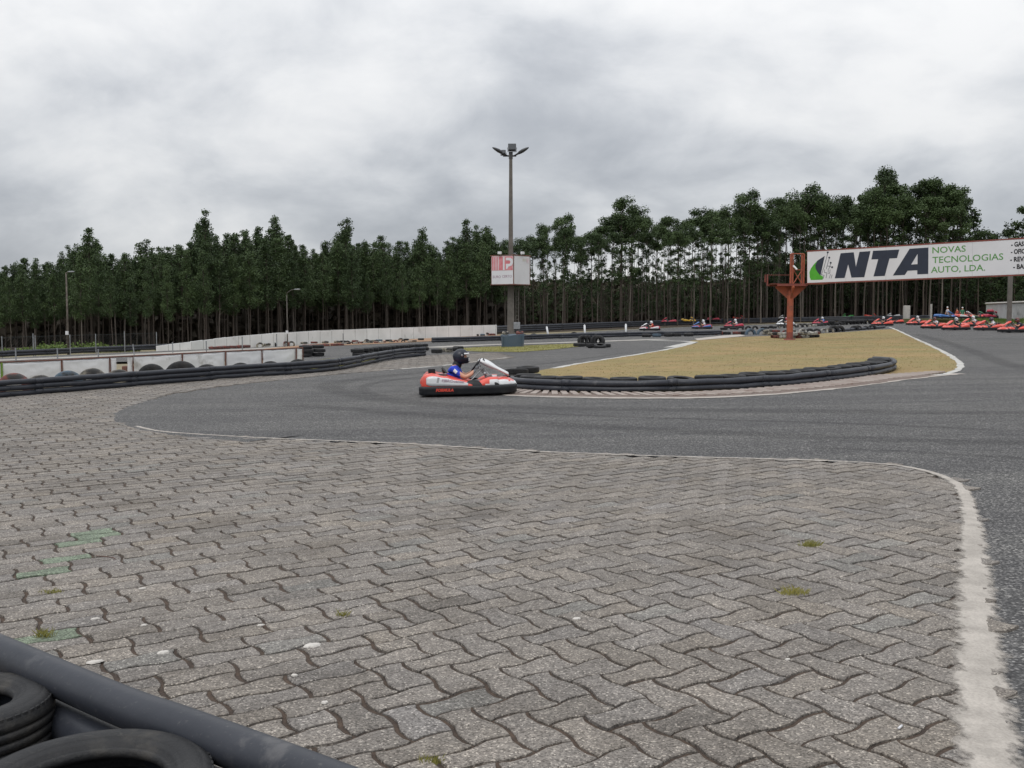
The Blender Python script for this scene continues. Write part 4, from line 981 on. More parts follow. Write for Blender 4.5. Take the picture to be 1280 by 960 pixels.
# ------------------------------------------------------------------ lamp posts
def lamp_post(u, vb, vt, depth, r, label, arm=1, mat='galv', curved=False):
    p = at(u, depth); H = ztop(p, vt) - p.z; root = empty('lamp_post', p, 0, label, 'lamp post', 'lamp posts in front of the forest')
    mb = MB(); mb.smooth = True; mb.tube([(0, 0, -.1), (0, 0, H * .95 if curved else H)], [r, r * .6], 10); mb.build('pole', M[mat], root)
    a = MB(); a.smooth = True
    pts = [Vector((0, 0, H * .93)), Vector((arm * .02, 0, H)), Vector((arm * .28, -.1, H + .16)), Vector((arm * .5, -.2, H + .2))] if curved else [Vector((0, 0, H - .05)), Vector((arm * .12, -.05, H + .05))]
    a.tube(pts, r * .5, 8); a.build('arm', M[mat], root)
    e = pts[-1]; h = MB(); h.smooth = True
    secs = []
    for f, w_ in ((0, .04), (.1, .07), (.3, .09), (.42, .03)): secs.append([e + Vector((arm * f, -f * .4 + w_ * math.cos(q), w_ * .5 * math.sin(q))) for q in [2 * PI * k / 10 for k in range(10)]])
    h.loft(secs, True); h.build('lamp_head', M['galv'], root)
    b = MB(); b.box((0, -r - .04, H * .25), (.14, .1, .2), None, .01); b.build('junction_box', M['board'], root)
    return root
lamp_post(85.5, 440, 341, 54, .06, 'thin rust streaked lamp post before the dark forest at the far left', 1, 'bark_pale')
lamp_post(359.5, 430, 366, 62, .034, 'grey lamp post with a curved arm in front of the white wall', 1, 'polecon', True)
pp = at(1260, 62); H = ztop(pp, 330) - pp.z; mb = MB(); mb.box((0, 0, H / 2), (.24, .2, H), None, .03)
tag(mb.build('concrete_pole', M['polecon'], loc=pp), 'square concrete pole behind the billboard at the far right', 'pole')

# ------------------------------------------------------------------ island barrier
ib = smooth_poly(px([(640, 484), (652, 487.5), (700, 490), (800, 491), (900, 488.8), (960, 484.8), (1000, 481.5), (1060, 474.5), (1100, 468), (1117, 463), (1113, 458.5), (1090, 456.5)]), 10)
pipe_barrier(ib, (0.068, 0.188), 0.060, 'curved double pipe barrier round the near edge of the grass island', seglen=2.1, off=0.0)
tp = resample(offset_path(ib[:-14], 0.36), 0.56)
for i, p in enumerate(tp):
    for lv in (0, 1):
        tyre(gpt(p.x, p.y, 0.08 + .112 * lv + (rnd.uniform(0, .035) if lv else 0)), T_BLK, scale=1.0, sy=.68, tilt=rnd.gauss(0, .03), rz=rnd.random() * 3, label='black tyre stacked behind the double pipes of the grass island barrier', group='tyres behind the island pipes')
for (u, v, z, lab) in ((641, 480, .09, 'lower'), (656, 477, .09, 'lower'), (646, 478, .22, 'upper'), (660, 476, .25, 'upper'), (631, 483, .09, 'lower')):
    q = P(u, v); tyre(q + Vector((0, .3, z)), T_BLK, sy=.75, tilt=rnd.uniform(-.12, .12), label='%s black tyre in the heap at the left nose of the grass island' % lab, group='tyre heap at the island nose')

# ------------------------------------------------------------------ other tyre rows
def row(pts, step, label, group, meshes=('rubber',), stand=0.0, scale=1.0, sy=.8, z=.08, jitter=.03, layers=1):
    for i, p in enumerate(resample([P(*q) for q in pts], step)):
        for lv in range(layers):
            mk = rnd.choice(meshes); st = rnd.random() < stand
            q = gpt(p.x + rnd.gauss(0, jitter), p.y + rnd.gauss(0, jitter), (z + lv * .16 * scale if not st else .0 * scale))
            adj = {'rubber': 'black', 'rubber_white': 'white painted', 'rubber_red': 'red painted', 'rubber_blue': 'faded blue', 'rubber_worn': 'worn grey'}[mk]
            tyre(q, T_MES[mk], lie=not st, rz=rnd.uniform(-.3, .3), scale=scale * rnd.uniform(.93, 1.07), sy=sy, tilt=rnd.gauss(0, .05), label=label % (adj + (' upright' if st else ' flat')), group=group)
row([(448, 445.5), (475, 442.5), (500, 439.8), (530, 437.8)], .52, '%s tyre in the dark tyre wall at the left bend', 'tyre wall of the left bend', ('rubber',), 0, 1.0, .75, .08, .02, 2)
row([(383, 446), (402, 445)], .55, '%s tyre in the small stack right of the tarpaulin screen', 'tyre stack beside the screen', ('rubber',), 0, 1, .7, .08, .05, 3)
for k, (u, v, mk) in enumerate(((546, 442, 'rubber'), (559, 440.5, 'rubber_worn'), (566, 439.7, 'rubber'), (573, 438, 'rubber'))):
    tyre(P(u, v, .11), T_MES[mk], sy=.95, scale=.9, label=('%s tyre lying on the asphalt at the end of the left bend barrier' % ('leftmost black', 'worn cream', 'small black', 'farthest black')[k]), group='loose tyres at the bend exit')
row([(470, 428.3), (430, 430.4), (490, 427.9), (525, 427.0)], .42, '%s small tyre in the kerb row below the far white wall', 'painted kerb tyres', ('rubber_white', 'rubber_white', 'rubber', 'rubber_red', 'rubber_worn'), .3, .55, .8, .05, .05)
row([(382, 433.5), (428, 431.6)], .5, '%s tyre in the red kerb row before the white wall', 'red kerb tyres', ('rubber_red',), 0, .8, .8, .06)
row([(266, 436.5), (312, 434.3)], .5, '%s tyre in the red row beyond the tarpaulin screen', 'red tyres beyond the screen', ('rubber_red',), 0, .9, .8, .08)
row([(325, 432.6), (345, 431.6), (380, 430.2), (470, 427)], .75, '%s tyre in the sparse row at the foot of the white wall', 'tyres at the white wall foot', ('rubber', 'rubber_red', 'rubber_worn', 'rubber_blue'), .3, .8, .8, .08, .15)
row([(560, 421.2), (617, 419.2)], .6, '%s tyre in the row at the right end of the white wall', 'tyres at the white wall end', ('rubber', 'rubber', 'rubber_red', 'rubber_blue'), .2, .9, .8, .08, .06)
row([(440, 429.5), (470, 428.2), (525, 425.6)], 1.1, '%s tyre scattered on the earth bank', 'tyres on the earth bank', ('rubber', 'rubber_worn'), .3, .8, .8, .1, .3)
# tyres on the grass verge
for k, (u, v, dz, st) in enumerate(((724, 433.0, .08, 0), (728.5, 432.4, .26, 1), (733, 432.2, .25, 1), (740, 433.6, .08, 0), (745.5, 433.5, .28, 1), (749, 433.6, .26, 1), (756, 434.0, .08, 0), (742, 434.6, .08, 0), (750, 434.8, .08, 0))):
    tyre(P(u, v, dz), T_BLK, lie=not st, rz=rnd.uniform(-.6, .6), scale=1.05, sy=.8, tilt=rnd.gauss(0, .08), label='black tyre %s in the small heap at the right tip of the grass verge' % ('standing' if st else 'lying'), group='tyre heap on the verge tip')
# black pipe line and tyre row behind the island
bp = smooth_poly(px([(540, 428.6), (640, 425.4), (700, 423.2), (800, 420.6), (860, 419.6), (905, 418.3)]), 5)
pipe_barrier(bp, (.10, .24), .09, 'low dark pipe barrier crossing the middle distance behind the light tower', bolts=False)
row([(655, 423), (668, 422.2), (715, 420.2), (740, 419.6), (765, 419)], 1.5, '%s tyre behind the middle distance pipe barrier', 'tyres behind the middle pipe', ('rubber',), .5, 1.1, .8, .12, .1)
row([(808, 421.2), (862, 420.2)], .7, '%s tyre of the low dark row left of the sand patch', 'tyres left of the sand patch', ('rubber', 'rubber', 'rubber_blue'), .15, 1.15, .9, .1, .05)
row([(866, 419.0), (935, 417.6)], .62, '%s tyre of the row behind the sand patch', 'tyres behind the sand patch', ('rubber', 'rubber', 'rubber', 'rubber_red'), .2, 1.1, .9, .1, .05, 1)
for k, (u, v, mk, s_) in enumerate(((938, 418.2, 'rubber_blue', 1.45), (953, 418.0, 'rubber_blue', 1.45), (1003, 417.2, 'rubber_white', 1.2), (1012, 416.8, 'rubber', 1.2), (1021, 416.4, 'rubber', 1.1), (1030, 416.1, 'rubber_white', 1.1), (1037, 415.8, 'rubber_worn', 1.2), (1042, 415.0, 'rubber', 1.7), (1049, 414.6, 'rubber', 1.6), (1068, 413.0, 'rubber', 1.3), (1072, 412.6, 'rubber', 1.3), (1082, 412.0, 'rubber', 1.0), (1090, 411.6, 'rubber', 1.3), (982, 417.6, 'rubber_red', 1.0), (992, 417.4, 'rubber_white', 1.0))):
    adj = {'rubber': 'black', 'rubber_white': 'white painted', 'rubber_red': 'red painted', 'rubber_blue': 'large blue black', 'rubber_worn': 'worn grey'}[mk]
    tyre(P(u, v, .02), T_MES[mk], lie=False, rz=rnd.uniform(-.25, .25), scale=s_, sy=.8, label='%s upright tyre in the row at the far edge of the grass island' % adj, group='upright tyres at the far island edge')
pipe_barrier(smooth_poly(px([(1034, 415.4), (1060, 413.6), (1085, 411.8), (1106, 410.0)]), 4), (.1,), .10, 'low dark pipe at the far right end of the island tyre row', bolts=False)
row([(968, 422.5), (985, 423.2), (1004, 422.6), (1021, 421.4)], .48, '%s tyre round the foot of the billboard column', 'tyres round the billboard column', ('rubber_worn', 'rubber_red', 'rubber', 'rubber_white'), 0, 1.0, .8, .09, .08, 2)
row([(960, 418.8), (975, 418.6)], .5, '%s tyre of the reddish heap left of the billboard column', 'reddish tyre heap', ('rubber_red', 'rubber_red', 'rubber_worn'), 0, 1, .8, .1, .08, 2)
row([(905, 412.6), (960, 411.0), (1010, 408.4), (1036, 406.8)], .95, '%s tyre in the far row between the two back straights', 'far tyre row of the back straight', ('rubber', 'rubber_white', 'rubber', 'rubber_worn'), .75, 1.15, .8, .12, .06)
row([(1040, 406.6), (1075, 405.2), (1095, 404.8)], .8, '%s tyre in the dark far heap left of the first red karts', 'dark far tyre heap', ('rubber',), .4, 1.3, .9, .14, .1, 2)
fb_ = smooth_poly(px([(600, 417.5), (660, 414.5), (720, 411.8), (780, 409.2), (850, 406.2), (930, 403.8), (1000, 402.2), (1080, 401), (1165, 400.2)]), 4)
pipe_barrier(fb_, (.14, .36, .55), .14, 'long low black barrier along the foot of the forest', bolts=False, seglen=6)

# ================================================================== KARTS
def outline(scale=1.0, n=7):
    """closed plan of the rubber bumper, x forward"""
    half = [(-.955, 0.0), (-.955, .40), (-.955, .52), (-.93, .60), (-.86, .645), (-.70, .66), (-.3, .665), (.12, .655), (.40, .62), (.62, .56), (.80, .46), (.91, .34), (.955, .18), (.965, 0.0)]
    pts = half + [(x, -y) for x, y in half[-2:0:-1]]
    v = [Vector((x * scale, y * scale, 0)) for x, y in pts]
    return smooth_poly(v, 3, True)
def make_kart():
    root = empty('racing_kart', (0, 0, 0))
    red, wht = M['kart_red'], M['kart_white']
    # bumper ring
    ol = outline(); n = len(ol); prof = [(.0, .03), (.03, .035), (.040, .055), (.034, .11), (.042, .13), (.040, .175), (.030, .190), (.0, .198), (-.05, .2), (-.06, .19), (-.06, .05), (-.05, .03)]
    mb = MB(); mb.smooth = True; secs = []
    for i, p in enumerate(ol):
        t = (ol[(i + 1) % n] - ol[i - 1]).normalized(); nr = Vector((-t.y, t.x, 0)) 
        if nr.dot(p) < 0: nr = -nr
        secs.append([p + nr * (a - .045) + Vector((0, 0, z)) for a, z in prof])
    secs.append(secs[0]); mb.loft(secs, True, False); b = mb.build('bumper', M['black'], root); fixn(b.data)
    # moulded rubber strip and red print low on the pod sides
    for sg in (-1, 1):
        lettering('lettering', 'FORMULA', .075, M['kart_red'], b, Matrix.Translation((-.62 if sg < 0 else -.28, sg * .6685, .10)) @ Matrix.Rotation(0 if sg < 0 else PI, 4, 'Z') @ Matrix.Rotation(PI / 2, 4, 'X'), bold=.004, shear=.2, fit=.34)
    # floor and frame
    mb = MB(); mb.box((.05, 0, .05), (1.5, .62, .012)); mb.build('floor_pan', M['metal'], root)
    mb = MB(); mb.smooth = True
    for sg in (-1, 1):
        mb.tube([(-.82, sg * .28, .10), (-.2, sg * .33, .09), (.35, sg * .26, .09), (.85, sg * .2, .11)], .017, 8)
    mb.tube([(-.82, -.3, .10), (-.82, .3, .10)], .017, 8); mb.tube([(.45, -.28, .09), (.45, .28, .09)], .017, 8); mb.tube([(-.3, -.33, .09), (-.3, .33, .09)], .017, 8)
    mb.tube([(.85, -.2, .11), (.93, -.1, .14), (.93, .1, .14), (.85, .2, .11)], .014, 8); mb.build('chassis_frame', M['metal'], root)
    mb = MB(); mb.smooth = True; mb.tube([(-.62, -.56, .13), (-.62, .56, .13)], .02, 10); mb.build('rear_axle', M['metal'], root)
    # wheels
    def wheel(x, y, w_, r_=.135):
        e = empty('wheel', (0, 0, 0)); bpy.data.objects.remove(e)
        mb = MB(); mb.smooth = True; h = w_ / 2
        mt = Matrix.Translation((x, y, r_)) @ Matrix.Rotation(PI / 2, 4, 'X')
        mb.lathe([(.064, -h * .9), (.075, -h), (r_ * .88, -h), (r_ * .98, -h * .8), (r_, -h * .5), (r_, h * .5), (r_ * .98, h * .8), (r_ * .88, h), (.075, h), (.064, h * .9)], 24, mt); o = mb.build('wheel', M['rubber'], root); fixn(o.data)
        r2 = MB(); r2.smooth = True; r2.lathe([(0, -h * .3), (.03, -h * .35), (.045, -h * .2), (.06, -h * .9), (.066, -h * .95), (.066, h * .95), (.06, h * .9), (.045, h * .2), (.03, h * .35), (0, h * .3)], 20, mt); q = r2.build('rim', M['metal'], o); fixn(q.data)
    for sg in (-1, 1): wheel(-.62, sg * .49, .17); wheel(.50, sg * .47, .12, .128)
    # side pods: lofted shells red, with white panel
    def ztp(x):   # top profile along the kart
        K = [(-.93, .30), (-.88, .40), (-.80, .43), (-.65, .42), (-.45, .385), (-.2, .33), (-.02, .285), (.08, .255)]
        for a, b_ in zip(K, K[1:]):
            if a[0] <= x <= b_[0]: f = (x - a[0]) / (b_[0] - a[0]); f = f * f * (3 - 2 * f); return a[1] * (1 - f) + b_[1] * f
        return K[-1][1] if x > 0 else K[0][1]
    for sg in (-1, 1):
        mb = MB(); mb.smooth = True; secs = []
        for i in range(19):
            x = -.90 + .98 * i / 18; zt = ztp(x); yo = .600 if x < -.75 else .612; yi = .30 if x > -.7 else .34
            if x < -.82: yo -= (-.82 - x) * .9
            z0 = .19
            secs.append([Vector((x, sg * y, z)) for y, z in ((yi, .12), (yi, zt * .80), (yi + .05, zt * .95), ((yi + yo) / 2, zt), (yo - .055, zt - .012), (yo - .015, zt - .04), (yo, zt - (zt - z0) * .45), (yo + .012, z0), (yo, .12))])
        mb.loft(secs, True); o = mb.build('side_pod', red, root); fixn(o.data)
        wp = MB(); wp.smooth = True; secs = []
        for i in range(15):
            x = -.80 + .80 * i / 14; zt = ztp(x); yo = .600 if x < -.75 else .612; f = i / 14
            top = .99 - .0 * f; cut = .35 if i == 0 else (.1 if i == 1 else 0)
            zt2 = zt - .028 - cut * .12; zb2 = .203 + cut * .1
            secs.append([Vector((x, sg * (yo + .004 + (.012 * (1 - q))), zb2 * (1 - q) + zt2 * q)) for q in (0, .33, .66, 1)])
        wp.loft(secs); w_ = wp.build('pod_panel', wht, o); md = w_.modifiers.new('t', 'SOLIDIFY'); md.thickness = .004; md.offset = 0
        mt = Matrix.Translation((-.50 if sg < 0 else -.05, sg * .628, .285)) @ Matrix.Rotation(0 if sg < 0 else PI, 4, 'Z') @ Matrix.Rotation(R(84), 4, 'X') @ Matrix.Rotation(R(-4 if sg < 0 else 4), 4, 'Z')
        lettering('lettering', 'FIBROcenter', .07, M['faded_ink'], w_, mt, fit=.44, bold=.001)
        st = MB(); st.box((-.575, sg * .622, .305), (.04, .008, .12), Matrix.Rotation(.2, 3, 'Y'), 0); st.build('print', M['kart_grey'], w_)
        fp = MB(); fp.smooth = True
        secs = []
        for i in range(11):
            x = .16 + .42 * i / 10; f = i / 10; zt = .235 + .10 * math.sin(min(1, f * 1.4) * PI / 2) ; yo = .60 - .10 * f * f
            secs.append([Vector((x, sg * y, z)) for y, z in ((yo - .28, .2), (yo - .22, zt + .01), (yo - .1, zt + .015), (yo - .02, zt - .03), (yo, .225), (yo, .15))])
        fp.loft(secs, True); q = fp.build('front_fender', [red, wht], root); fixn(q.data)
        for p_ in q.data.polygons: p_.material_index = 1 if (p_.center.x > .34 and p_.center.z < .23 + (p_.center.x - .34) * .42) else 0
        wa = MB(); wa.smooth = True; wa.loft([[Vector((.10 + .17 * math.cos(a), sg * y, .19 + h_ * math.sin(a))) for a in [PI * k / 12 for k in range(13)]] for y, h_ in ((.40, .10), (.50, .115), (.60, .11), (.62, .0))]); wa.build('wheel_arch', M['black'], root)
    # nose fairing
    mb = MB(); mb.smooth = True; secs = []
    for i in range(13):
        f = i / 12; x = .50 + .43 * f; hw = .47 - .24 * f ** 1.7
        zc = .30 + .05 * math.sin(f * PI * .9) - .075 * f ** 2
        secs.append([Vector((x + (.0 if j in (0, 12) else .0), hw * math.sin((j / 12 - .5) * PI), .20 + (zc - .20) * max(0, math.cos((j / 12 - .5) * PI)) ** .55)) for j in range(13)])
    mb.mat = 0; mb.loft(secs)
    tip = [Vector((.955, .2 * math.sin((j / 12 - .5) * PI), .19)) for j in range(13)]; mb.loft([secs[-1], tip]); o = mb.build('nose_fairing', [wht, red], root); fixn(o.data)
    for p_ in o.data.polygons:
        c = p_.center; 
        if c.z > .285 - .03 * (c.x > .8) and c.x > .57 or c.x < .545: p_.material_index = 1
    # front number fairing: long white sloping shield
    mb = MB(); mb.smooth = True; secs = []
    for i in range(13):
        f = i / 12; x = .20 + .60 * f; z = .655 - .02 * f - .27 * f ** 1.15; hw = .115 + .05 * math.sin(f * PI) - .02 * f; th = .045 + .05 * math.sin(min(1, f * 1.6) * PI) * .8
        if i == 0: th = .02; hw = .08; z -= .015
        secs.append([Vector((x, hw * math.cos(q), z + th * math.sin(q) * (1 if math.sin(q) > 0 else .7))) for q in [2 * PI * k / 16 for k in range(16)]])
    mb.loft(secs, True); o = mb.build('front_shield', wht, root); fixn(o.data)
    for sg in (1, -1):
        lettering('lettering', '14', .10, M['ink'], o, Matrix.Translation((.26 if sg < 0 else .36, sg * .123, .615)) @ Matrix.Rotation(0 if sg < 0 else PI, 4, 'Z') @ Matrix.Rotation(R(22 * -sg * -1 if sg < 0 else 22), 4, 'Y') @ Matrix.Rotation(R(60), 4, 'X'), fit=.09, bold=.003)
    # steering
    c = Vector((.17, 0, .575)); ax = Vector((.52, 0, -.42)).normalized(); s1 = Vector((0, 1, 0)); s2 = ax.cross(s1)
    mb = MB(); mb.smooth = True; mb.tube([c + (s1 * math.cos(a) + s2 * math.sin(a)) * .145 for a in [2 * PI * k / 28 for k in range(28)]], .016, 8, True)
    for a in (PI / 2, PI * 7 / 6, PI * 11 / 6): mb.tube([c + ax * .02, c + (s1 * math.cos(a) + s2 * math.sin(a)) * .14], .012, 6)
    mb.build('steering_wheel', M['black'], root)
    mb = MB(); mb.smooth = True; mb.tube([c, Vector((.50, 0, .16))], .012, 8); mb.tube([c + Vector((.12, -.1, -.1)), (.42, -.16, .08)], .009, 6); mb.tube([c + Vector((.12, .1, -.1)), (.42, .16, .08)], .009, 6); mb.build('steering_column', M['metal'], root)
    # seat
    mb = MB(); mb.smooth = True; secs = []
    path = [(.04, .15, .14, .10), (-.12, .10, .17, .13), (-.28, .10, .19, .17), (-.40, .18, .20, .19), (-.46, .34, .20, .16), (-.50, .47, .17, .10), (-.515, .53, .12, .04)]
    for x, z, hw, wl in path:
        secs.append([Vector((x + (0 if abs(q) < .8 else wl * .5), hw * q / 1.0, z + (wl * .9 * max(0, abs(q) - .55) / .45 if z < .3 else 0) + (0 if z < .3 else 0))) if True else None for q in (-1, -.85, -.6, -.3, 0, .3, .6, .85, 1)])
    mb.loft(secs); o = mb.build('seat', M['seat'], root); md = o.modifiers.new('t', 'SOLIDIFY'); md.thickness = .012
    # engine block, air box, radiator, tank
    mb = MB(); mb.box((-.50, -.31, .24), (.24, .18, .20), None, .02)
    for k in range(6): mb.box((-.50, -.31, .35 + k * .014), (.17, .16, .006))
    mb.build('engine', M['metal'], root)
    mb = MB(); mb.box((-.705, -.20, .475), (.135, .16, .09), None, .015); mb.tube([(-.66, -.2, .43), (-.6, -.25, .34)], .03, 8); mb.build('air_box', M['black'], root)
    mb = MB(); mb.smooth = True; mb.tube([(-.55, -.36, .28), (-.7, -.36, .3), (-.84, -.25, .28), (-.9, -.05, .26)], [.025, .04, .05, .03], 10); mb.build('exhaust', M['metal'], root)
    mb = MB(); secs = []
    for x, hw, z in ((-.92, .48, .32), (-.84, .50, .425), (-.70, .46, .44), (-.56, .42, .41)): secs.append([Vector((x, -hw, .24)), Vector((x, -hw, z - .02)), Vector((x, -hw + .03, z)), Vector((x, hw - .03, z)), Vector((x, hw, z - .02)), Vector((x, hw, .24))])
    mb.loft(secs, True); mb.build('engine_cover', red, root)
    for sg in (-1, 1):
        mb = MB(); mb.prism([(-.55, .34), (-.47, .43), (-.2, .33), (-.3, .30)], Vector((0, sg * .34, 0)), Vector((1, 0, 0)), Vector((0, 0, 1)), Vector((0, -sg, 0)), .012); mb.build('seat_side_plate', red, root)
    mb = MB(); mb.box((.36, 0, .15), (.16, .18, .14), None, .03); mb.build('fuel_tank', M['board'], root)
    mb = MB(); mb.box((.42, -.17, .30), (.13, .10, .16), Matrix.Rotation(-.3, 3, 'Y'), .012); 
    for k in range(7): mb.box((.345 + .02, -.17, .24 + k * .022), (.012, .095, .006))
    mb.smooth = True; mb.lathe([(.03, -.07), (.035, -.05), (.035, .05), (.03, .07), (0, .07)], 12, Matrix.Translation((.33, -.2, .40)) @ Matrix.Rotation(PI / 2, 4, 'X')); mb.build('radiator', M['metal'], root)
    for sg in (-1, 1):
        mb = MB(); mb.smooth = True; mb.tube([(.60, sg * .12, .08), (.63, sg * .12, .20), (.62, sg * .10, .24)], .012, 6); mb.box((.615, sg * .13, .21), (.02, .07, .05)); mb.build('pedal', M['metal'], root)
    mb = MB(); mb.smooth = True; mb.tube([(.0, -.36, .25), (.1, -.30, .32), (.2, -.2, .42), (.3, -.12, .50)], .011, 6); mb.tube([(.30, .12, .5), (.48, .18, .3), (.55, .2, .12)], .011, 6); mb.tube([(.30, -.12, .5), (.48, -.18, .3), (.55, -.2, .12)], .011, 6); mb.build('brace_tube', M['metal'], root)
    return root

# ------------------------------------------------------------------ people
def skin_mesh(verts, edges, root_i=0, sub=2):
    me = bpy.data.meshes.new('tmp'); me.from_pydata([v[:3] for v in verts], edges, []); o = bpy.data.objects.new('tmp', me); COL.objects.link(o)
    m = o.modifiers.new('s', 'SKIN'); m.use_smooth_shade = True
    for i, v in enumerate(verts):
        sv = me.skin_vertices[0].data[i]; sv.radius = (v[3], v[4] if len(v) > 4 else v[3]); sv.use_root = (i == root_i)
    m2 = o.modifiers.new('d', 'SUBSURF'); m2.levels = sub; m2.render_levels = sub
    dg = bpy.context.evaluated_depsgraph_get(); out = bpy.data.meshes.new_from_object(o.evaluated_get(dg)); bpy.data.objects.remove(o); bpy.data.meshes.remove(me); return out
def join_meshes(name, meshes, mats):
    bm = bmesh.new()
    for me in meshes: bm.from_mesh(me)
    me = bpy.data.meshes.new(name); bm.to_mesh(me); bm.free()
    me.materials.clear()
    for m in mats: me.materials.append(m)
    for p in me.polygons: p.use_smooth = True
    return me
def head_mesh(c, tilt=0.0):
    """sculpted head facing +x: brow, nose, mouth, chin, ears"""
    bm = bmesh.new(); bmesh.ops.create_uvsphere(bm, u_segments=28, v_segments=20, radius=1)
    for v in bm.verts:
        x, y, z = v.co; v.co = Vector((x * .098, y * .076, z * .118))
        if z < -.1: v.co.y *= 1 + .28 * z; v.co.x += .012 * -z
        if x > .6:
            if abs(y) < .22 and -.35 < z < .15: v.co.x += .020 * (1 - abs(y) / .22) * (1 if z < 0 else .4)      # nose
            if abs(abs(y) - .42) < .2 and .0 < z < .28: v.co.x -= .012                                       # sockets
            if abs(y) < .4 and .28 < z < .42: v.co.x += .006
            if abs(y) < .36 and -.62 < z < -.5: v.co.x += .006
            if abs(y) < .36 and -.56 < z < -.48: v.co.x -= .004
        if abs(y) > .93 and abs(x) < .25 and abs(z) < .3: v.co.y *= 1.14
    for v in bm.verts: v.co = Matrix.Rotation(tilt, 3, 'Y') @ v.co + Vector(c)
    me = bpy.data.meshes.new('h'); bm.to_mesh(me); bm.free(); return me
def hand(parent_pts, palm, fdir, ndir, side, thumb_dir, curl=1.0):
    """palm + 4 bent fingers + thumb, as extra skinned chains"""
    out = []; palm = Vector(palm); f = Vector(fdir).normalized(); nn = Vector(ndir).normalized(); s_ = f.cross(nn).normalized()
    V = [(*(palm - f * .045), .020, .030), (*palm, .016, .036), (*(palm + f * .03), .013, .036)]; out.append(skin_mesh(V, [(0, 1), (1, 2)], 0, 1))
    for k, L in enumerate((.068, .076, .072, .056)):
        b = palm + f * .03 + s_ * ((k - 1.5) * .019); d1 = (f * math.cos(.5 * curl) + nn * math.sin(.5 * curl)); d2 = (f * math.cos(1.4 * curl) + nn * math.sin(1.4 * curl)); d3 = (f * math.cos(2.3 * curl) + nn * math.sin(2.3 * curl))
        q = [b - f * .015, b + d1 * L * .42]; q.append(q[-1] + d2 * L * .34); q.append(q[-1] + d3 * L * .28)
        out.append(skin_mesh([(*p, r) for p, r in zip(q, (.0095, .009, .0085, .0075))], [(0, 1), (1, 2), (2, 3)], 0, 1))
    b = palm - f * .01 - s_ * .03 * side; t = Vector(thumb_dir).normalized(); q = [b, b + (t * .6 + f * .4).normalized() * .035, b + (t * .6 + f * .4).normalized() * .035 + (f * .6 + nn * .7).normalized() * .03]
    out.append(skin_mesh([(*p, r) for p, r in zip(q, (.012, .0105, .009))], [(0, 1), (1, 2)], 0, 1)); return out
def assign(me, fn):
    for p in me.polygons: p.material_index = fn(p.center)
def helmet_parts(root, c, hm, stripe=True, rz=0.0):
    mb = MB(); mb.smooth = True; nu, nv = 32, 20; vs = []; fs = []
    C_ = Vector(c); rot = Matrix.Rotation(rz, 3, 'Z')
    def pt(a, b):      # a azimuth from +x, b elevation
        r = Vector((math.cos(b) * math.cos(a) * .150, math.cos(b) * math.sin(a) * .124, math.sin(b) * .146))
        if b < -.1 and abs(a) < 1.0: r.x += .030 * (1 - abs(a)) * min(1, (-.1 - b) * 2.2)     # chin bar
        if b < -.6: r.z = max(r.z, -.125); 
        if abs(a) > 2.2 and b < 0: r.x *= .95
        return rot @ r + C_
    bs = [-.95 + (PI / 2 + .95) * j / nv for j in range(nv + 1)]
    idx = {}
    for j, b in enumerate(bs):
        for i in range(nu): a = -PI + 2 * PI * i / nu; idx[i, j] = len(vs); vs.append(pt(a, b))
    for j in range(nv):
        for i in range(nu):
            a = -PI + 2 * PI * (i + .5) / nu; b = (bs[j] + bs[j + 1]) / 2
            if abs(a) < 1.12 and -.12 < b < .36: continue
            fs.append((idx[i, j], idx[(i + 1) % nu, j], idx[(i + 1) % nu, j + 1], idx[i, j + 1]))
    mb.add(vs, fs); h = mb.build('helmet', hm, root); md = h.modifiers.new('t', 'SOLIDIFY'); md.thickness = .018; md.offset = -1
    v = MB(); v.smooth = True; rows = []
    for b in (.30, .40, .50): rows.append([pt(a, b) * 1.0 + (rot @ Vector((math.cos(a), math.sin(a), .3))) * .010 for a in [-1.15 + 2.3 * k / 14 for k in range(15)]])
    v.loft(rows); q = v.build('visor', M['visor'] if not stripe else M['kart_white'], h); md = q.modifiers.new('t', 'SOLIDIFY'); md.thickness = .004
    v = MB(); v.smooth = True; rows = []
    for b in (-.14, .0, .16, .34): rows.append([pt(a, b) - (rot @ Vector((math.cos(a), math.sin(a), 0))) * .004 for a in [-1.15 + 2.3 * k / 14 for k in range(15)]])
    if not stripe: v.loft(rows); v.build('visor', M['visor'], h)
    cb = MB(); cb.smooth = True; rows = []
    for b in (-.55, -.42, -.28, -.16): rows.append([pt(a, b) + (rot @ Vector((math.cos(a), math.sin(a), 0))) * .004 for a in [-.5 + 1.0 * k / 8 for k in range(9)]])
    cb.loft(rows); cb.build('chin_vent', M['kart_white'] if stripe else M['black'], h)
    pe = MB(); pe.smooth = True
    for sg in (-1, 1): pe.tube([rot @ Vector((.02, sg * .118, .03)) + C_, rot @ Vector((.02, sg * .134, .03)) + C_], .022, 12)
    pe.build('visor_pivot', M['metal'], h)
    return h
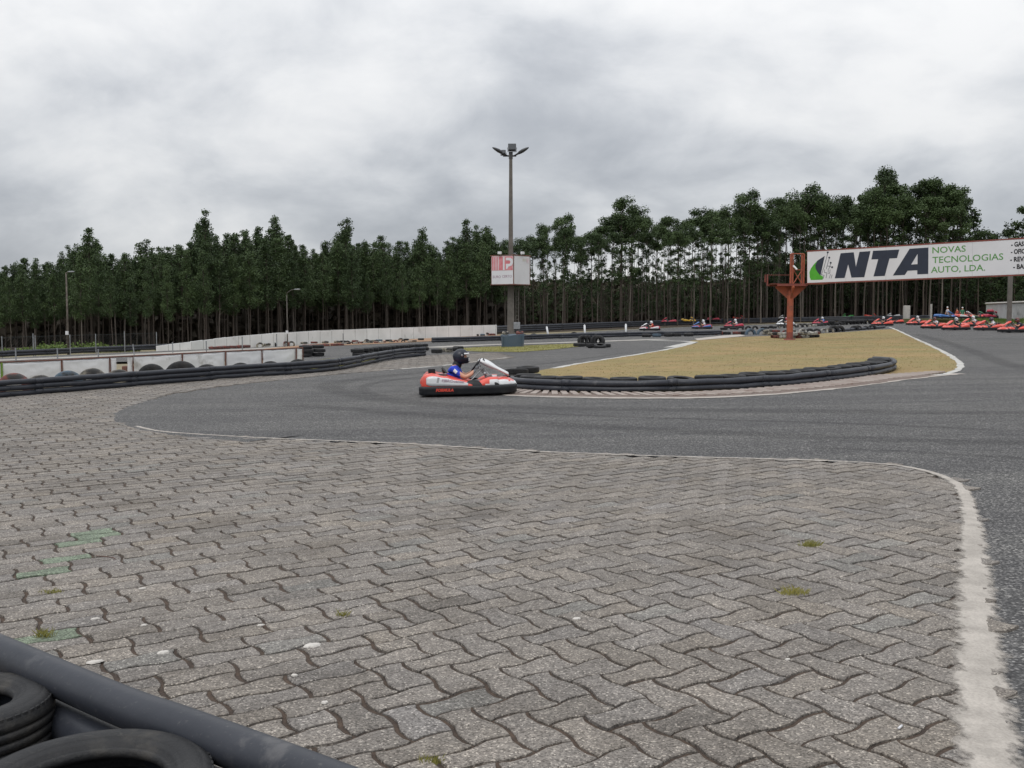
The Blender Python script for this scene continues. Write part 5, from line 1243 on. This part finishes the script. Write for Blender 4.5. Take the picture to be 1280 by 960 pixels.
def make_driver(label, shirt, trous, hm, head_turn=0.0, stripe=True):
    root = empty('person', (0, 0, 0), 0, label, 'person')
    V = [(-.27, 0, .22, .16, .165), (-.275, 0, .34, .155, .16), (-.265, 0, .46, .155, .165), (-.245, 0, .55, .11, .12), (-.225, 0, .61, .05), (-.19, 0, .67, .055)]
    E = [(0, 1), (1, 2), (2, 3), (3, 4), (4, 5)]
    for sg in (-1, 1):
        k = len(V)
        V += [(-.275, sg * .165, .535, .066), (-.19, sg * .245, .45, .054), (-.075, sg * .27, .395, .044), (.03, sg * .22, .45, .038), (.10, sg * .165, .52, .027)]
        E += [(3, k), (k, k + 1), (k + 1, k + 2), (k + 2, k + 3), (k + 3, k + 4)]
        k = len(V)
        V += [(-.22, sg * .10, .20, .085), (-.03, sg * .14, .23, .075), (.14, sg * .175, .285, .058), (.20, sg * .175, .275, .055), (.36, sg * .15, .19, .048), (.50, sg * .13, .135, .036), (.545, sg * .13, .12, .036), (.59, sg * .13, .185, .034), (.615, sg * .13, .235, .024)]
        E += [(0, k)] + [(k + i, k + i + 1) for i in range(8)]
    body = skin_mesh(V, E)
    parts = [body, head_mesh((-.145, 0, .735), .1)]
    parts_h = []
    for sg in (-1, 1):
        parts_h += hand(None, (.135, sg * .142, .565), (.35, -sg * .12, .75), (.45, -sg * .5, -.45), sg, (-.2, -sg * .9, .3), 1.0)
    nb = len(body.polygons); nh = len(parts[1].polygons)
    me = join_meshes('person_body', parts + parts_h, [shirt, M['skin'], trous, M['shoe'], M['glove']])
    for i, p in enumerate(me.polygons):
        c = p.center
        if nb <= i < nb + nh: p.material_index = 1; continue
        if i >= nb + nh: p.material_index = 4; continue
        if c.x > .47: p.material_index = 3
        elif c.z < .30 and c.x > -.24 or (c.x > -.16 and abs(c.y) < .235 and c.z < .42 and c.x < .5 and not (abs(c.y) > .2 and c.z > .36)) and c.z < .405: p.material_index = 2
        elif c.x > .07: p.material_index = 4
        elif c.x > -.17 and abs(c.y) > .15: p.material_index = 1
        elif c.z > .6: p.material_index = 1
        else: p.material_index = 0
    o = bpy.data.objects.new('person_body', me); COL.objects.link(o); o.parent = root
    mb = MB(); mb.smooth = True; mb.tube([(-.235, 0, .585), (-.21, 0, .64), (-.185, 0, .68)], [.085, .08, .075], 18, caps=False); mb.build('neck_cover', M['black'] if stripe else shirt, root)
    if stripe:
        for sg in (-1, 1):
            mb = MB(); mb.smooth = True; rows = []
            for f in (0, 1):
                c = Vector((-.265 + .05 * f, sg * (.208 + .024 * f), .522 - .05 * f)); rows.append([c + Vector((.018 * math.cos(a) - .015, sg * (.034 + .01 * math.sin(a)), .022 * math.cos(a) + .01)) for a in [PI * k / 6 for k in range(7)]])
            mb.loft(rows); mb.build('sleeve_stripe', M['kart_white'], root)
    helmet_parts(root, (-.150, 0, .750), hm, stripe, head_turn)
    return root
kart0 = make_kart()
kp = P(585.5, 492.0); KYAW = R(2.5)
kart0.location = kp; kart0.rotation_euler = (0, -math.atan(TILT), KYAW)
tag(kart0, 'red and white rental kart passing on the near asphalt with a blue shirted driver', 'kart')
drv0 = make_driver('kart driver in blue shirt and dark helmet steering the nearest kart', M['shirt_blue'], M['trousers'], M['helmet'])
drv0.scale = (1.10, 1.10, 1.10); drv0.location = kp + Vector((.035, 0, -.095)); drv0.rotation_euler = kart0.rotation_euler
print('kart at', kp)
drvB = make_driver('', M['cloth_white'], M['cloth_navy'], M['kart_white'], 0.0, False)
def place_kart(u, v, ang, label, plabel=None, shirt='cloth_white', hm='kart_white', body='kart_red', white='kart_white', sc=1.0, dark=False, group='karts on the circuit', lean=0.0):
    sw = {M['kart_red']: M[body], M['kart_white']: M[white]}
    sw = {a: b for a, b in sw.items() if a is not b}
    k = dup(kart0, sw, skip=('lettering', 'print')); p = P(u, v); k.location = p; k.rotation_euler = (0, 0, R(ang)); k.scale = (sc,) * 3; tag(k, label, 'kart', group)
    if lean: k.rotation_euler = (lean, 0, R(ang))
    if plabel:
        d = dup(drvB, {M['cloth_white']: M[shirt]} if shirt != 'cloth_white' else None)
        for c in kids(d):
            if c.name.startswith('helmet'): c.data = c.data.copy(); c.data.materials[0] = M[hm]
        d.location = p; d.rotation_euler = k.rotation_euler; d.scale = (sc,) * 3; tag(d, plabel, 'person', 'kart drivers')
    return k
far = [
 (1268, 415.5, 178, 'red kart at the right edge of the photo, nearest in the queue', 'driver in dark navy top and red helmet in the rightmost kart', 'cloth_navy', 'rubber_red', 'kart_red'),
 (1236, 413.0, 172, 'red kart second from the right edge in the queue', 'driver in white top and dark helmet second from the right edge', 'cloth_white', 'lampgrey', 'kart_red'),
 (1193, 412.5, 205, 'red kart third from the right edge with a dark dressed driver', 'driver in black with a pinkish white helmet third from the right edge', 'black', 'kart_white', 'kart_red'),
 (1214, 408.2, 190, 'red kart on the far side of the queue with a white dressed driver', 'driver in white top and white helmet on the far side of the queue', 'cloth_white', 'kart_white', 'kart_red'),
 (1166, 410.7, 200, 'red kart in the middle of the queue with a white number plate', 'driver in white top and red helmet in the middle of the queue', 'cloth_white', 'rubber_red', 'kart_red'),
 (1145, 406.3, 195, 'small red kart ahead of the queue near the concrete column', 'driver in white bent low in the small kart near the concrete column', 'cloth_white', 'kart_white', 'kart_red'),
 (1117, 404.6, 185, 'red kart leaving the queue to the left behind another', None, None, None, 'kart_red'),
 (1102, 407.2, 180, 'leading red kart entering the far straight beside the tyres', 'driver in black with a white helmet leading the queue', 'black', 'kart_white', 'kart_red'),
 (1026, 406.2, 182, 'low kart right of the billboard column with a blue dressed driver', 'driver in blue with a white helmet right of the billboard column', 'kart_blue', 'kart_white', 'kart_crimson'),
 (981, 407.5, 178, 'white and red kart hidden partly by the billboard column', 'driver in white behind the billboard column', 'cloth_white', 'kart_crimson', 'kart_white'),
 (917, 410.0, 178, 'crimson kart with white nose on the back straight', 'driver in white on the crimson kart of the back straight', 'cloth_white', 'kart_white', 'kart_crimson'),
 (877, 411.2, 180, 'blue and red kart on the back straight with a white dressed driver', 'driver in white on the blue nosed kart of the back straight', 'cloth_white', 'kart_white', 'kart_crimson'),
 (812, 413.2, 178, 'crimson and white kart farthest left on the back straight', 'driver in red and white on the farthest left kart', 'cloth_red', 'kart_white', 'kart_crimson'),
]
for (u, v, a, lab, pl, sh, hm, bd) in far: place_kart(u, v, a, lab, pl, sh or 'cloth_white', hm or 'kart_white', bd, white='kart_red' if u > 1040 else ('kart_white' if u in (981, 812) else 'kart_blue' if u == 877 else bd), sc=1.0)
for (u, v, a, bd, lab, ln) in ((836, 407.8, 170, 'kart_crimson', 'crimson kart beyond the far barrier right of the crimson and white one', 0), (861, 406.3, 10, 'kart_yellow', 'yellow kart standing at the foot of the forest', .1), (891, 405.0, 160, 'kart_crimson', 'deep red kart standing at the foot of the forest', .1), (924, 403.2, 10, 'kart_red', 'red kart standing behind the far barrier near the billboard column', .15),
    (1059, 400.6, 172, 'kart_green', 'green kart standing before the tree trunks right of the billboard column', .1), (1089, 400.2, 10, 'kart_red', 'dull red kart standing before the tree trunks beside the green one', .1), (1116, 400.4, 172, 'kart_grey', 'pale grey kart standing before the tree trunks beside the concrete column', .1), (981, 403.0, 175, 'kart_grey', 'pale kart beyond the far barrier behind the billboard column', .1)):
    k = place_kart(u, v, a, lab, None, body=bd, white=bd, sc=1.0, group='karts standing at the forest edge', lean=ln); k.location.z += .38
# bank on the right with people and parked karts
def mound():
    mb = MB(); mb.smooth = True; rows = []
    for i in range(40):
        f = i / 39; c = P(1168 + 190 * f, 404.5); row_ = []
        for j in range(14):
            g = j / 13; y = c.y - 7 + 8 * g; h = 0.62 * math.sin(g * PI) ** .8 * min(1, f * 6) * (0.75 + .35 * noise.noise(Vector((f * 6, g * 2, 1)))) + .08 * noise.noise(Vector((f * 30, g * 8, 3)))
            x = c.x + (g - .5) * 2; row_.append(gpt(x, y, h - .12))
        rows.append(row_)
    mb.loft(rows); o = mb.build('grass_bank', M['mound']); tag(o, kind='structure'); fixn(o.data); return rows
M['mound'] = pm('bank_turf', (0.07, 0.085, 0.025), (0.13, 0.12, 0.045), 1.2, 0.95, 0.8, 14, dirt=(0.16, 0.11, 0.06), dscale=.7, dcut=.55, world=True)
mrows = mound()
def bank_blades():
    V = []; F = []; T = []
    for i in range(9000):
        r_ = rnd.choice(mrows[:-1]); j = rnd.randrange(1, 12); p = r_[j].lerp(r_[j + 1], rnd.random()) + Vector((rnd.uniform(-.3, .3), 0, -.03)); a = rnd.random() * PI; s = .03; b = len(V); h = rnd.uniform(.08, .3)
        V += [(p.x - s * math.cos(a), p.y - s * math.sin(a), p.z), (p.x + s * math.cos(a), p.y + s * math.sin(a), p.z), (p.x + rnd.gauss(0, h * .4), p.y, p.z + h)]; F.append((b, b + 1, b + 2)); T.append(rnd.random())
    mb = MB(); mb.add(V, F); tag(mb.build('bank_weeds', M['grass_green'], tint=T), 'green and brown weeds covering the bank behind the kart queue', 'weeds', kind='stuff')
bank_blades()
def make_standing(label, shirt, trous, cap):
    root = empty('person', (0, 0, 0), 0, label, 'person', 'people behind the right bank')
    V = [(0, 0, .95, .11, .14), (0, 0, 1.12, .10, .135), (0, 0, 1.30, .11, .16), (0, 0, 1.42, .08, .12), (0, 0, 1.50, .05), (0.01, 0, 1.56, .052)]; E = [(i, i + 1) for i in range(5)]
    for sg in (-1, 1):
        k = len(V); V += [(0, sg * .175, 1.39, .058), (.0, sg * .22, 1.2, .046), (.03, sg * .235, 1.08, .042), (.10, sg * .22, .93, .034), (.13, sg * .21, .84, .025)]; E += [(3, k)] + [(k + i, k + i + 1) for i in range(4)]
        k = len(V); V += [(0, sg * .09, .86, .088), (.0, sg * .10, .66, .075), (.01, sg * .105, .48, .058), (.0, sg * .105, .28, .055), (-.02, sg * .105, .09, .04), (.02, sg * .105, .05, .042), (.12, sg * .115, .035, .036)]; E += [(0, k)] + [(k + i, k + i + 1) for i in range(6)]
    body = skin_mesh(V, E); nb = len(body.polygons); hd = head_mesh((.03, 0, 1.65)); nh = len(hd.polygons); hs = []
    for sg in (-1, 1): hs += hand(None, (.14, sg * .205, .78), (.15, 0, -1), (.3, -sg * .8, 0), sg, (.8, 0, -.3), .5)
    me = join_meshes('person_body', [body, hd] + hs, [shirt, M['skin'], trous, M['shoe']])
    for i, p in enumerate(me.polygons):
        c = p.center
        p.material_index = 1 if i >= nb else (3 if c.z < .09 else 2 if c.z < .93 and abs(c.y) < .19 else 1 if (abs(c.y) > .17 and c.z < 1.18) or c.z > 1.47 else 0)
    o = bpy.data.objects.new('person_body', me); COL.objects.link(o); o.parent = root
    mb = MB(); mb.smooth = True; mb.lathe([(.083, -.02), (.092, .02), (.085, .07), (.05, .11), (0, .122)], 20, Matrix.Translation((.025, 0, 1.68)) @ Matrix.Scale(1.12, 4, (1, 0, 0))); mb.build('hair', cap, root); return root
for (u, v, h_, sh, tr, cp, ang, lab) in ((1183, 383.5, 0, 'cloth_white', 'cloth_navy', 'kart_white', 200, 'standing person in white top with white cap above the bank'), (1195, 385, 0, 'cloth_red', 'cloth_navy', 'black', 120, 'standing person in orange red top beside the white dressed one'), (1201.5, 384, 0, 'cloth_green', 'cloth_khaki', 'kart_white', 250, 'standing person in green top with pale cap above the bank')):
    o = make_standing(lab, M[sh], M[tr], M[cp]); p = at(u, 119); o.location = (p.x, p.y, ztop(p, v) - 1.77); o.rotation_euler = (0, 0, R(ang))
def deck():  # raised paddock terrace the parked karts stand on
    a = at(1168, 107); b = at(1330, 107); z = ztop(at(1200, 106), 398.5)
    mb = MB(); c = (a + b) / 2; mb.box((c.x, c.y + 4.5, z / 2 - .2), ((b - a).length, 9, z + .4), None, .05); tag(mb.build('paddock_terrace', M['mound']), kind='structure'); return z
zd = deck()
for (u, d_, bd, wh, a, lab, dz) in ((1181, 106, 'kart_blue', 'kart_blue', 5, 'blue kart parked on the terrace in front of the people', 0), (1204, 106, 'kart_red', 'kart_white', 8, 'red and white kart parked on the terrace right of the people', .0), (1219, 106.5, 'kart_red', 'cloth_green', -6, 'red kart with green fairing parked on the terrace', .0), (1239, 106, 'kart_crimson', 'kart_crimson', 5, 'crimson kart parked on the terrace before the block wall', .0), (1247, 108, 'kart_crimson', 'kart_red', 12, 'dull crimson kart at the rear of the terrace by the block wall', .5)):
    k = place_kart(u, 402, a, lab, None, body=bd, white=wh, sc=1.15, group='karts parked on the terrace'); p = at(u, d_); k.location = (p.x, p.y, zd + dz)
mb = MB(); p = at(1247, 108.2); mb.box((p.x, p.y, zd + .25), (2.2, 1.2, .5), None, .03); tag(mb.build('trolley_deck', M['rust']), 'low rusty platform under the rear crimson kart by the block wall', 'platform')
for c in kids(drvB):
    for q in kids(c): bpy.data.objects.remove(q)
    bpy.data.objects.remove(c)
bpy.data.objects.remove(drvB)

# ================================================================== FOREST
def leafset(V, F, T, c, size, n, spread, r_=rnd, flat=.6, base_t=0.5):
    """n leaf sprays round a clump centre"""
    for _ in range(n):
        d = Vector((r_.gauss(0, 1), r_.gauss(0, 1), r_.gauss(0, 1) * flat)); d.normalize(); d *= spread * r_.random() ** .45
        p = c + d; a = Vector((r_.gauss(0, 1), r_.gauss(0, 1), r_.gauss(-.5, .6))).normalized(); b = a.cross(Vector((r_.gauss(0, 1), r_.gauss(0, 1), r_.gauss(0, 1))).normalized())
        if b.length < .05: continue
        b.normalize(); L = size * r_.uniform(.7, 1.5); w_ = L * r_.uniform(.28, .5); k = len(V)
        V += [p, p + a * L * .5 + b * w_, p + a * L, p + a * L * .5 - b * w_]; F.append((k, k + 1, k + 2, k + 3)); T.append(max(0, min(1, base_t + r_.gauss(0, .13))))
def crown(kind, seed):
    """unit height tree crown; returns mesh (shared)"""
    r_ = random.Random(seed); V = []; F = []; T = []; stems = []
    if kind == 'young':         # slim, irregular, pointed
        lean = r_.uniform(-.02, .02); h = .40 + r_.uniform(-.08, .05); 
        while h < .985:
            f = (h - .36) / .64; rad = (.125 * (1 - f) ** .85 + .012) * r_.uniform(.75, 1.3)
            if f < .18: rad *= .6 + 2 * f
            m = r_.randint(2, 4)
            for _ in range(m):
                a = r_.random() * 2 * PI; rr = rad * r_.uniform(.25, 1.0)
                c = Vector((lean * f + rr * math.cos(a), rr * math.sin(a), h + r_.uniform(-.02, .02) + rr * .35)); stems.append((Vector((lean * f, 0, h - .045)), c))
                leafset(V, F, T, c, .0108, int(42 + 64 * (rad / .12)), .020 + rad * .28, r_, .8, r_.uniform(.25, .8))
            h += r_.uniform(.022, .036)
    elif kind == 'tall':        # long bare trunk, rounded clumped head and sparse tufts lower
        lean = r_.uniform(-.03, .03)
        nC = r_.randint(11, 15)
        for k in range(nC):
            f = r_.random() ** .8; h = .76 + .21 * f; env = .105 * math.sin(min(1, (1 - f) * .85 + .22) * PI * .8) ; a = r_.random() * 2 * PI; rr = env * r_.uniform(.1, 1.05)
            c = Vector((lean * f + rr * math.cos(a), rr * math.sin(a), h)); stems.append((Vector((lean * f, 0, h - .09)), c))
            leafset(V, F, T, c, .0094, 290, r_.uniform(.034, .052), r_, .72, r_.uniform(.25, .85))
        for k in range(r_.randint(12, 18)):
            h = r_.uniform(.36, .80); a = r_.random() * 2 * PI; rr = r_.uniform(.01, .065); c = Vector((rr * math.cos(a), rr * math.sin(a), h)); stems.append((Vector((0, 0, h - .03)), c))
            leafset(V, F, T, c, .0105, r_.randint(30, 90), r_.uniform(.014, .036), r_, .9, r_.uniform(.2, .7))
    else:                       # understory: dense to low
        h = .22
        while h < .97:
            f = (h - .2) / .8; rad = .19 * math.sin(min(1, f * .8 + .2) * PI) ** .7 + .02
            for _ in range(4):
                a = r_.random() * 2 * PI; rr = rad * r_.uniform(.2, 1.1); c = Vector((rr * math.cos(a), rr * math.sin(a), h + r_.uniform(-.03, .03)))
                leafset(V, F, T, c, .019, 38, .045, r_, .8, r_.uniform(.1, .6))
            h += .045
    mb = MB(); mb.add(V, F); me = mb.mesh('crown', M['leaf'] if kind != 'under' else M['leaf'], T); return me, stems
def trunk(stems, seed, mat, thin=.009):
    r_ = random.Random(seed); mb = MB(); mb.smooth = True; pts = []; rs = []
    for i in range(9):
        f = i / 8; pts.append(Vector((r_.gauss(0, .003) * f, r_.gauss(0, .003), f * .93))); rs.append(thin * (1 - f * .82))
    pts[0].z = -.03; mb.tube(pts, rs, 7, caps=False)
    for a, b in stems[::2]: mb.tube([a, (a + b) / 2 + Vector((0, 0, .006)), b], [.0026, .0018, .0009], 4, caps=False)
    for _ in range(14):      # dead snags low on the trunk
        h = r_.uniform(.12, .55); a = r_.random() * 2 * PI; L = r_.uniform(.015, .05); mb.tube([(0, 0, h), (L * math.cos(a), L * math.sin(a), h + r_.uniform(-.01, .02))], [.0011, .0005], 3, caps=False)
    return mb.mesh('trunk', mat)
TREES = {}
for kind, n in (('young', 12), ('tall', 14), ('under', 6)):
    TREES[kind] = []
    for i in range(n):
        me, st = crown(kind, 100 + i * 7 + len(kind)); TREES[kind].append((me, trunk(st, i + 5, M['bark'] if (kind == 'under' or i % 3) else M['bark_pale'], .0075 if kind == 'young' else .0062)))
def plant(kind, p, H, wide, label, group, i=None):
    me, tk = rnd.choice(TREES[kind]) if i is None else TREES[kind][i]
    root = empty('eucalyptus_tree', p, rnd.random() * 6.28, label, 'tree', group); root.scale = (H * wide, H * wide, H); root.rotation_euler = (rnd.gauss(0, .012), rnd.gauss(0, .012), rnd.random() * 6.28)
    a = bpy.data.objects.new('trunk', tk); COL.objects.link(a); a.parent = root
    b = bpy.data.objects.new('crown', me); COL.objects.link(b); b.parent = root
    return root
PROF = [(-700, 320), (-60, 322), (0, 320), (30, 316), (60, 320), (85, 305), (115, 283), (140, 310), (165, 302), (190, 296), (215, 297), (235, 290), (258, 264), (272, 282), (290, 284), (320, 278), (348, 271), (372, 292), (385, 297), (405, 292), (432, 273), (455, 290), (480, 287), (505, 298), (528, 284), (555, 299), (585, 273), (610, 277), (640, 289), (662, 274), (685, 270), (705, 264), (735, 287), (755, 262), (775, 247), (800, 256), (812, 270), (830, 262), (858, 256), (890, 246), (915, 252), (935, 233), (960, 240), (985, 226), (1005, 222), (1030, 228), (1060, 234), (1078, 224), (1095, 211), (1125, 216), (1160, 222), (1185, 224), (1200, 240), (1212, 275), (1228, 285), (1250, 284), (1262, 275), (1275, 256), (1330, 250), (1500, 245), (2200, 250)]
def prof(u):
    for a, b in zip(PROF, PROF[1:]):
        if a[0] <= u <= b[0]: f = (u - a[0]) / (b[0] - a[0]); return a[1] * (1 - f) + b[1] * f
    return 320
FD = [(-700, 64), (0, 61), (200, 63), (300, 72), (400, 86), (600, 100), (800, 124), (1000, 148), (1500, 156), (2200, 150)]
def fdep(u):
    for a, b in zip(FD, FD[1:]):
        if a[0] <= u <= b[0]: f = (u - a[0]) / (b[0] - a[0]); return a[1] * (1 - f) + b[1] * f
count = 0
def zone(u): return 'left' if u < 300 else 'centre left' if u < 600 else 'centre right' if u < 900 else 'right'
# peaks that stand out of the skyline
PEAKS = [(115, 'young', 'tall slim eucalyptus rising above its neighbours at the far left of the skyline'), (258, 'young', 'tallest slim eucalyptus of the left part of the forest'), (348, 'young', 'pointed dark eucalyptus above the lamp post with the curved arm'), (432, 'young', 'pointed eucalyptus halfway between the curved lamp post and the light tower'), (528, 'young', 'pointed eucalyptus left of the light tower on the skyline'), (585, 'young', 'slim tall eucalyptus just left of the light tower'),
         (705, 'tall', 'broad headed eucalyptus right of the light tower before the sky gaps'), (775, 'tall', 'broad double headed eucalyptus standing out between the tower and the billboard'), (935, 'tall', 'tall eucalyptus crown left of the billboard column'), (1003, 'tall', 'wide eucalyptus crown above the left end of the billboard'), (1095, 'tall', 'highest eucalyptus crown of the whole skyline above the billboard'), (1160, 'tall', 'broad eucalyptus crown at the right end of the high forest edge'), (1187, 'tall', 'last high eucalyptus before the drop in the skyline on the right')]
for u, k, lab in PEAKS:
    d = fdep(u) + 3; p = at(u, d); H = ztop(p, prof(u) - 1) - p.z; plant(k, p, H, 1.0 if k == 'young' else 1.15, lab, None); count += 1
# left stand: three staggered rows
def stand(u0, u1, kind, rows, label, grp, dens):
    global count
    for r_i, (dd, step, drop, wide) in enumerate(rows):
        u = u0 + rnd.uniform(0, step)
        while u < u1:
            d = fdep(u) + dd + rnd.uniform(-1.2, 1.2) * (1 + dd * .1); p = at(u, d); H = ztop(p, prof(u) + drop + abs(rnd.gauss(0, 10 if kind == 'young' else 8))) - p.z
            plant(kind, p, H * rnd.uniform(.97, 1.0), wide * rnd.uniform(.78, 1.3), label % zone(u), grp); count += 1
            u += step * rnd.uniform(.7, 1.3)
stand(-55, 620, 'young', ((1, 20, 20, 1.0), (5, 13, 8, 1.05), (10, 13, 1, 1.1)), 'slim dark eucalyptus in the close young stand, %s part', 'eucalyptus trees of the young stand', 1)
stand(600, 1205, 'tall', ((1, 21, 14, 1.0), (7, 14, 5, 1.1), (14, 21, 6, 1.0)), 'tall eucalyptus with long bare trunk in the high stand, %s part', 'eucalyptus trees of the high stand', 1)
stand(1205, 1345, 'tall', ((1, 24, 5, 1.1), (8, 20, 2, 1.2)), 'lower eucalyptus beyond the billboard where the skyline drops', 'eucalyptus trees at the right edge', 1) if False else None
stand(940, 1205, 'tall', ((17, 22, 45, 1.15),), 'tall eucalyptus with long bare trunk in the high stand, %s part', 'eucalyptus trees of the high stand', 1)
for u in range(1206, 1345, 15):
    p = at(u, 150 + rnd.uniform(0, 8)); plant('tall' if u % 2 else 'under', p, ztop(p, prof(u) + rnd.uniform(0, 6)) - p.z, 1.2, 'lower eucalyptus behind the billboard where the skyline drops on the right', 'eucalyptus trees at the right edge'); count += 1
print('trees', count)
# understory below the high stand
u = 610
while u < 1330:
    d = fdep(u) + 16 + rnd.uniform(0, 8); p = at(u, d); H = ztop(p, (346 if u < 930 else 318) + rnd.uniform(-20, 16)) - p.z
    plant('under', p, H, rnd.uniform(.9, 1.2), 'dense dark understory tree below the tall eucalyptus crowns, %s part' % zone(u), 'understory trees of the high stand'); count += 1; u += 14 * rnd.uniform(.7, 1.3)
print('trees', count)
# deep wood behind: trunks and leaf litter that read as one dark mass
def deep():
    V = []; F = []; T = []; tb = MB()
    for i in range(95000):
        u = rnd.uniform(-90, 1380); left = u < 640
        d = fdep(u) + (12 if left else 26) + rnd.random() * 16; p = at(u, d); s_ = d / FPX
        top = (prof(u) + 30) if left else (352 if u < 930 else 328) + 10 * noise.noise(Vector((u * .03, 0, 0)))
        zt = ztop(p, top) - p.z; z = zt * rnd.random() ** 1.35; q = p + Vector((0, 0, z)); L = s_ * rnd.uniform(2.2, 5) * (1.5 if z < zt * .4 else 1); a = Vector((rnd.gauss(0, 1), rnd.gauss(0, .5), rnd.gauss(0, 1))).normalized(); b = a.cross(Vector((rnd.gauss(0, .5), 1, rnd.gauss(0, .5)))).normalized() * L * .6; a *= L; k = len(V)
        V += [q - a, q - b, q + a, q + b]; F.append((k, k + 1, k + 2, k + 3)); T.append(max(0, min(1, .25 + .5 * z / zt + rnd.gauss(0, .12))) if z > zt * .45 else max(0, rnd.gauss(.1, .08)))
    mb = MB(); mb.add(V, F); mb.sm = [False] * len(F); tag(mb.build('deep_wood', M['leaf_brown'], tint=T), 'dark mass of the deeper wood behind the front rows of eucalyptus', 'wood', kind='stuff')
    for i in range(420):
        u = rnd.uniform(-80, 1360); d = fdep(u) + rnd.uniform(5, 24); p = at(u, d); H = ztop(p, prof(u) + 40) - p.z; r_ = H * .0042 * rnd.uniform(.7, 1.4)
        l = rnd.gauss(0, .02) * H; tb.smooth = True; tb.tube([p - Vector((0, 0, .3)), p + Vector((l * .4, 0, H * .5)), p + Vector((l, 0, H * .9))], [r_, r_ * .7, r_ * .35], 5, caps=False)
    tag(tb.build('deep_wood_trunks', M['bark']), 'close set thin trunks inside the deeper wood', 'trunks', kind='stuff')
deep()
# scrub in front of the left trees
def scrub():
    V = []; F = []; T = []
    for i in range(260):
        u = rnd.uniform(30, 175) if rnd.random() < .75 else rnd.uniform(-60, 240); p = at(u, fdep(u) - 5 + rnd.uniform(-1, 1.5)); h = rnd.uniform(.15, .5) if 45 < u < 130 else rnd.uniform(.1, .28)
        leafset(V, F, T, p + Vector((0, 0, h * .5)), .10, 26, h * .75, rnd, .8, rnd.uniform(.2, .9))
    mb = MB(); mb.add(V, F); tag(mb.build('scrub', M['grass_green'], tint=T), 'bright green scrub growing at the foot of the left fence', 'scrub', kind='stuff')
scrub()

# ------------------------------------------------------------------ small things on the paving
def tuft(u, v, r_, n, h, label):
    c = P(u, v); V = []; F = []; T = []
    for _ in range(n):
        a = rnd.random() * 2 * PI; q = r_ * rnd.random() ** .7; x = q * math.cos(a) * 1.5; y = q * math.sin(a) * .8; s = .0022; L = h * rnd.uniform(.5, 1.3); b = len(V); t = rnd.random() * PI; lx, ly = rnd.gauss(0, L * .5), rnd.gauss(0, L * .5)
        V += [Vector((x - s * math.cos(t), y - s * math.sin(t), -.008)), Vector((x + s * math.cos(t), y + s * math.sin(t), -.008)), Vector((x + lx * .5, y + ly * .5, L * .6)), Vector((x + lx, y + ly, L))]; F += [(b, b + 1, b + 2), (b, b + 2, b + 3)]; T += [rnd.uniform(.3, 1)] * 2
    mb = MB(); mb.add(V, F); o = mb.build('grass_tuft', M['grass_yellow'], loc=c, tint=T); tag(o, label, 'weed', 'weed tufts in the paving joints')
tuft(1013, 683, .05, 170, .035, 'yellow green weed tuft in the paving on the right, the farther one')
tuft(992, 743, .055, 190, .035, 'yellow green weed tuft in the paving on the right, the nearer one')
tuft(64, 741, .05, 110, .02, 'flat green weed tuft in the paving above the foreground pipe')
tuft(57, 797, .03, 70, .045, 'dry grass tuft beside the green painted block')
tuft(428, 770, .022, 60, .025, 'tiny weed tuft in a joint right of the pale patches')
tuft(536, 952, .03, 80, .02, 'mossy tuft at the bottom edge of the paving')
for k, (u, v, w_, d_, lab) in enumerate(((390, 808, .038, .03, 'largest white paint fleck on the paving'), (118, 829, .035, .022, 'cream fleck near the foreground pipe'), (204, 817, .03, .02, 'white fleck between the pipe and the largest fleck'), (721, 775, .024, .018, 'round white fleck in the middle of the paving'), (119, 775, .022, .014, 'small white fleck above the green painted block'), (180, 783, .016, .013, 'small white fleck right of the green painted block'), (326, 783, .018, .012, 'thin white fleck left of the largest one'), (368, 846, .014, .014, 'small round white fleck below the largest one'), (406, 880, .014, .013, 'lone pale pebble near the pipe end'), (985, 826, .013, .009, 'cream pebble in the joints on the right'), (178, 737, .02, .012, 'faint white fleck in the left paving'))):
    mb = MB(); n = 16; pts = [(w_ * (1 + .25 * rnd.uniform(-1, 1)) * math.cos(2 * PI * i / n), d_ * (1 + .25 * rnd.uniform(-1, 1)) * math.sin(2 * PI * i / n)) for i in range(n)]
    mb.smooth = False; mb.add([Vector((x, y, .001)) for x, y in pts] + [Vector((x * .8, y * .8, .0065)) for x, y in pts] + [Vector((0, 0, .008))], [(i, (i + 1) % n, n + (i + 1) % n, n + i) for i in range(n)] + [(n + i, n + (i + 1) % n, 2 * n) for i in range(n)])
    o = mb.build('stone_fleck', M['quartz'], loc=P(u, v, .0035)); o.rotation_euler = (0, 0, R(25)); tag(o, lab, 'pebble', 'pale flecks on the paving')
mb = MB(); mb.smooth = True; mb.tube([(0, 0, .004), (.022, .026, .004)], .0042, 10); tag(mb.build('cigarette_end', M['board'], loc=P(1123, 914, .006)), 'white cigarette end lying on the paving near the cement strip', 'litter')
mb = MB(); mb.smooth = True; mb.tube([(0, 0, .003), (.06, -.03, .006), (.13, -.05, .004), (.16, -.09, .003)], .0022, 6); tag(mb.build('twig', M['rust'], loc=P(120, 696, .004)), 'thin reddish twig on the left paving below the green blocks', 'twig')
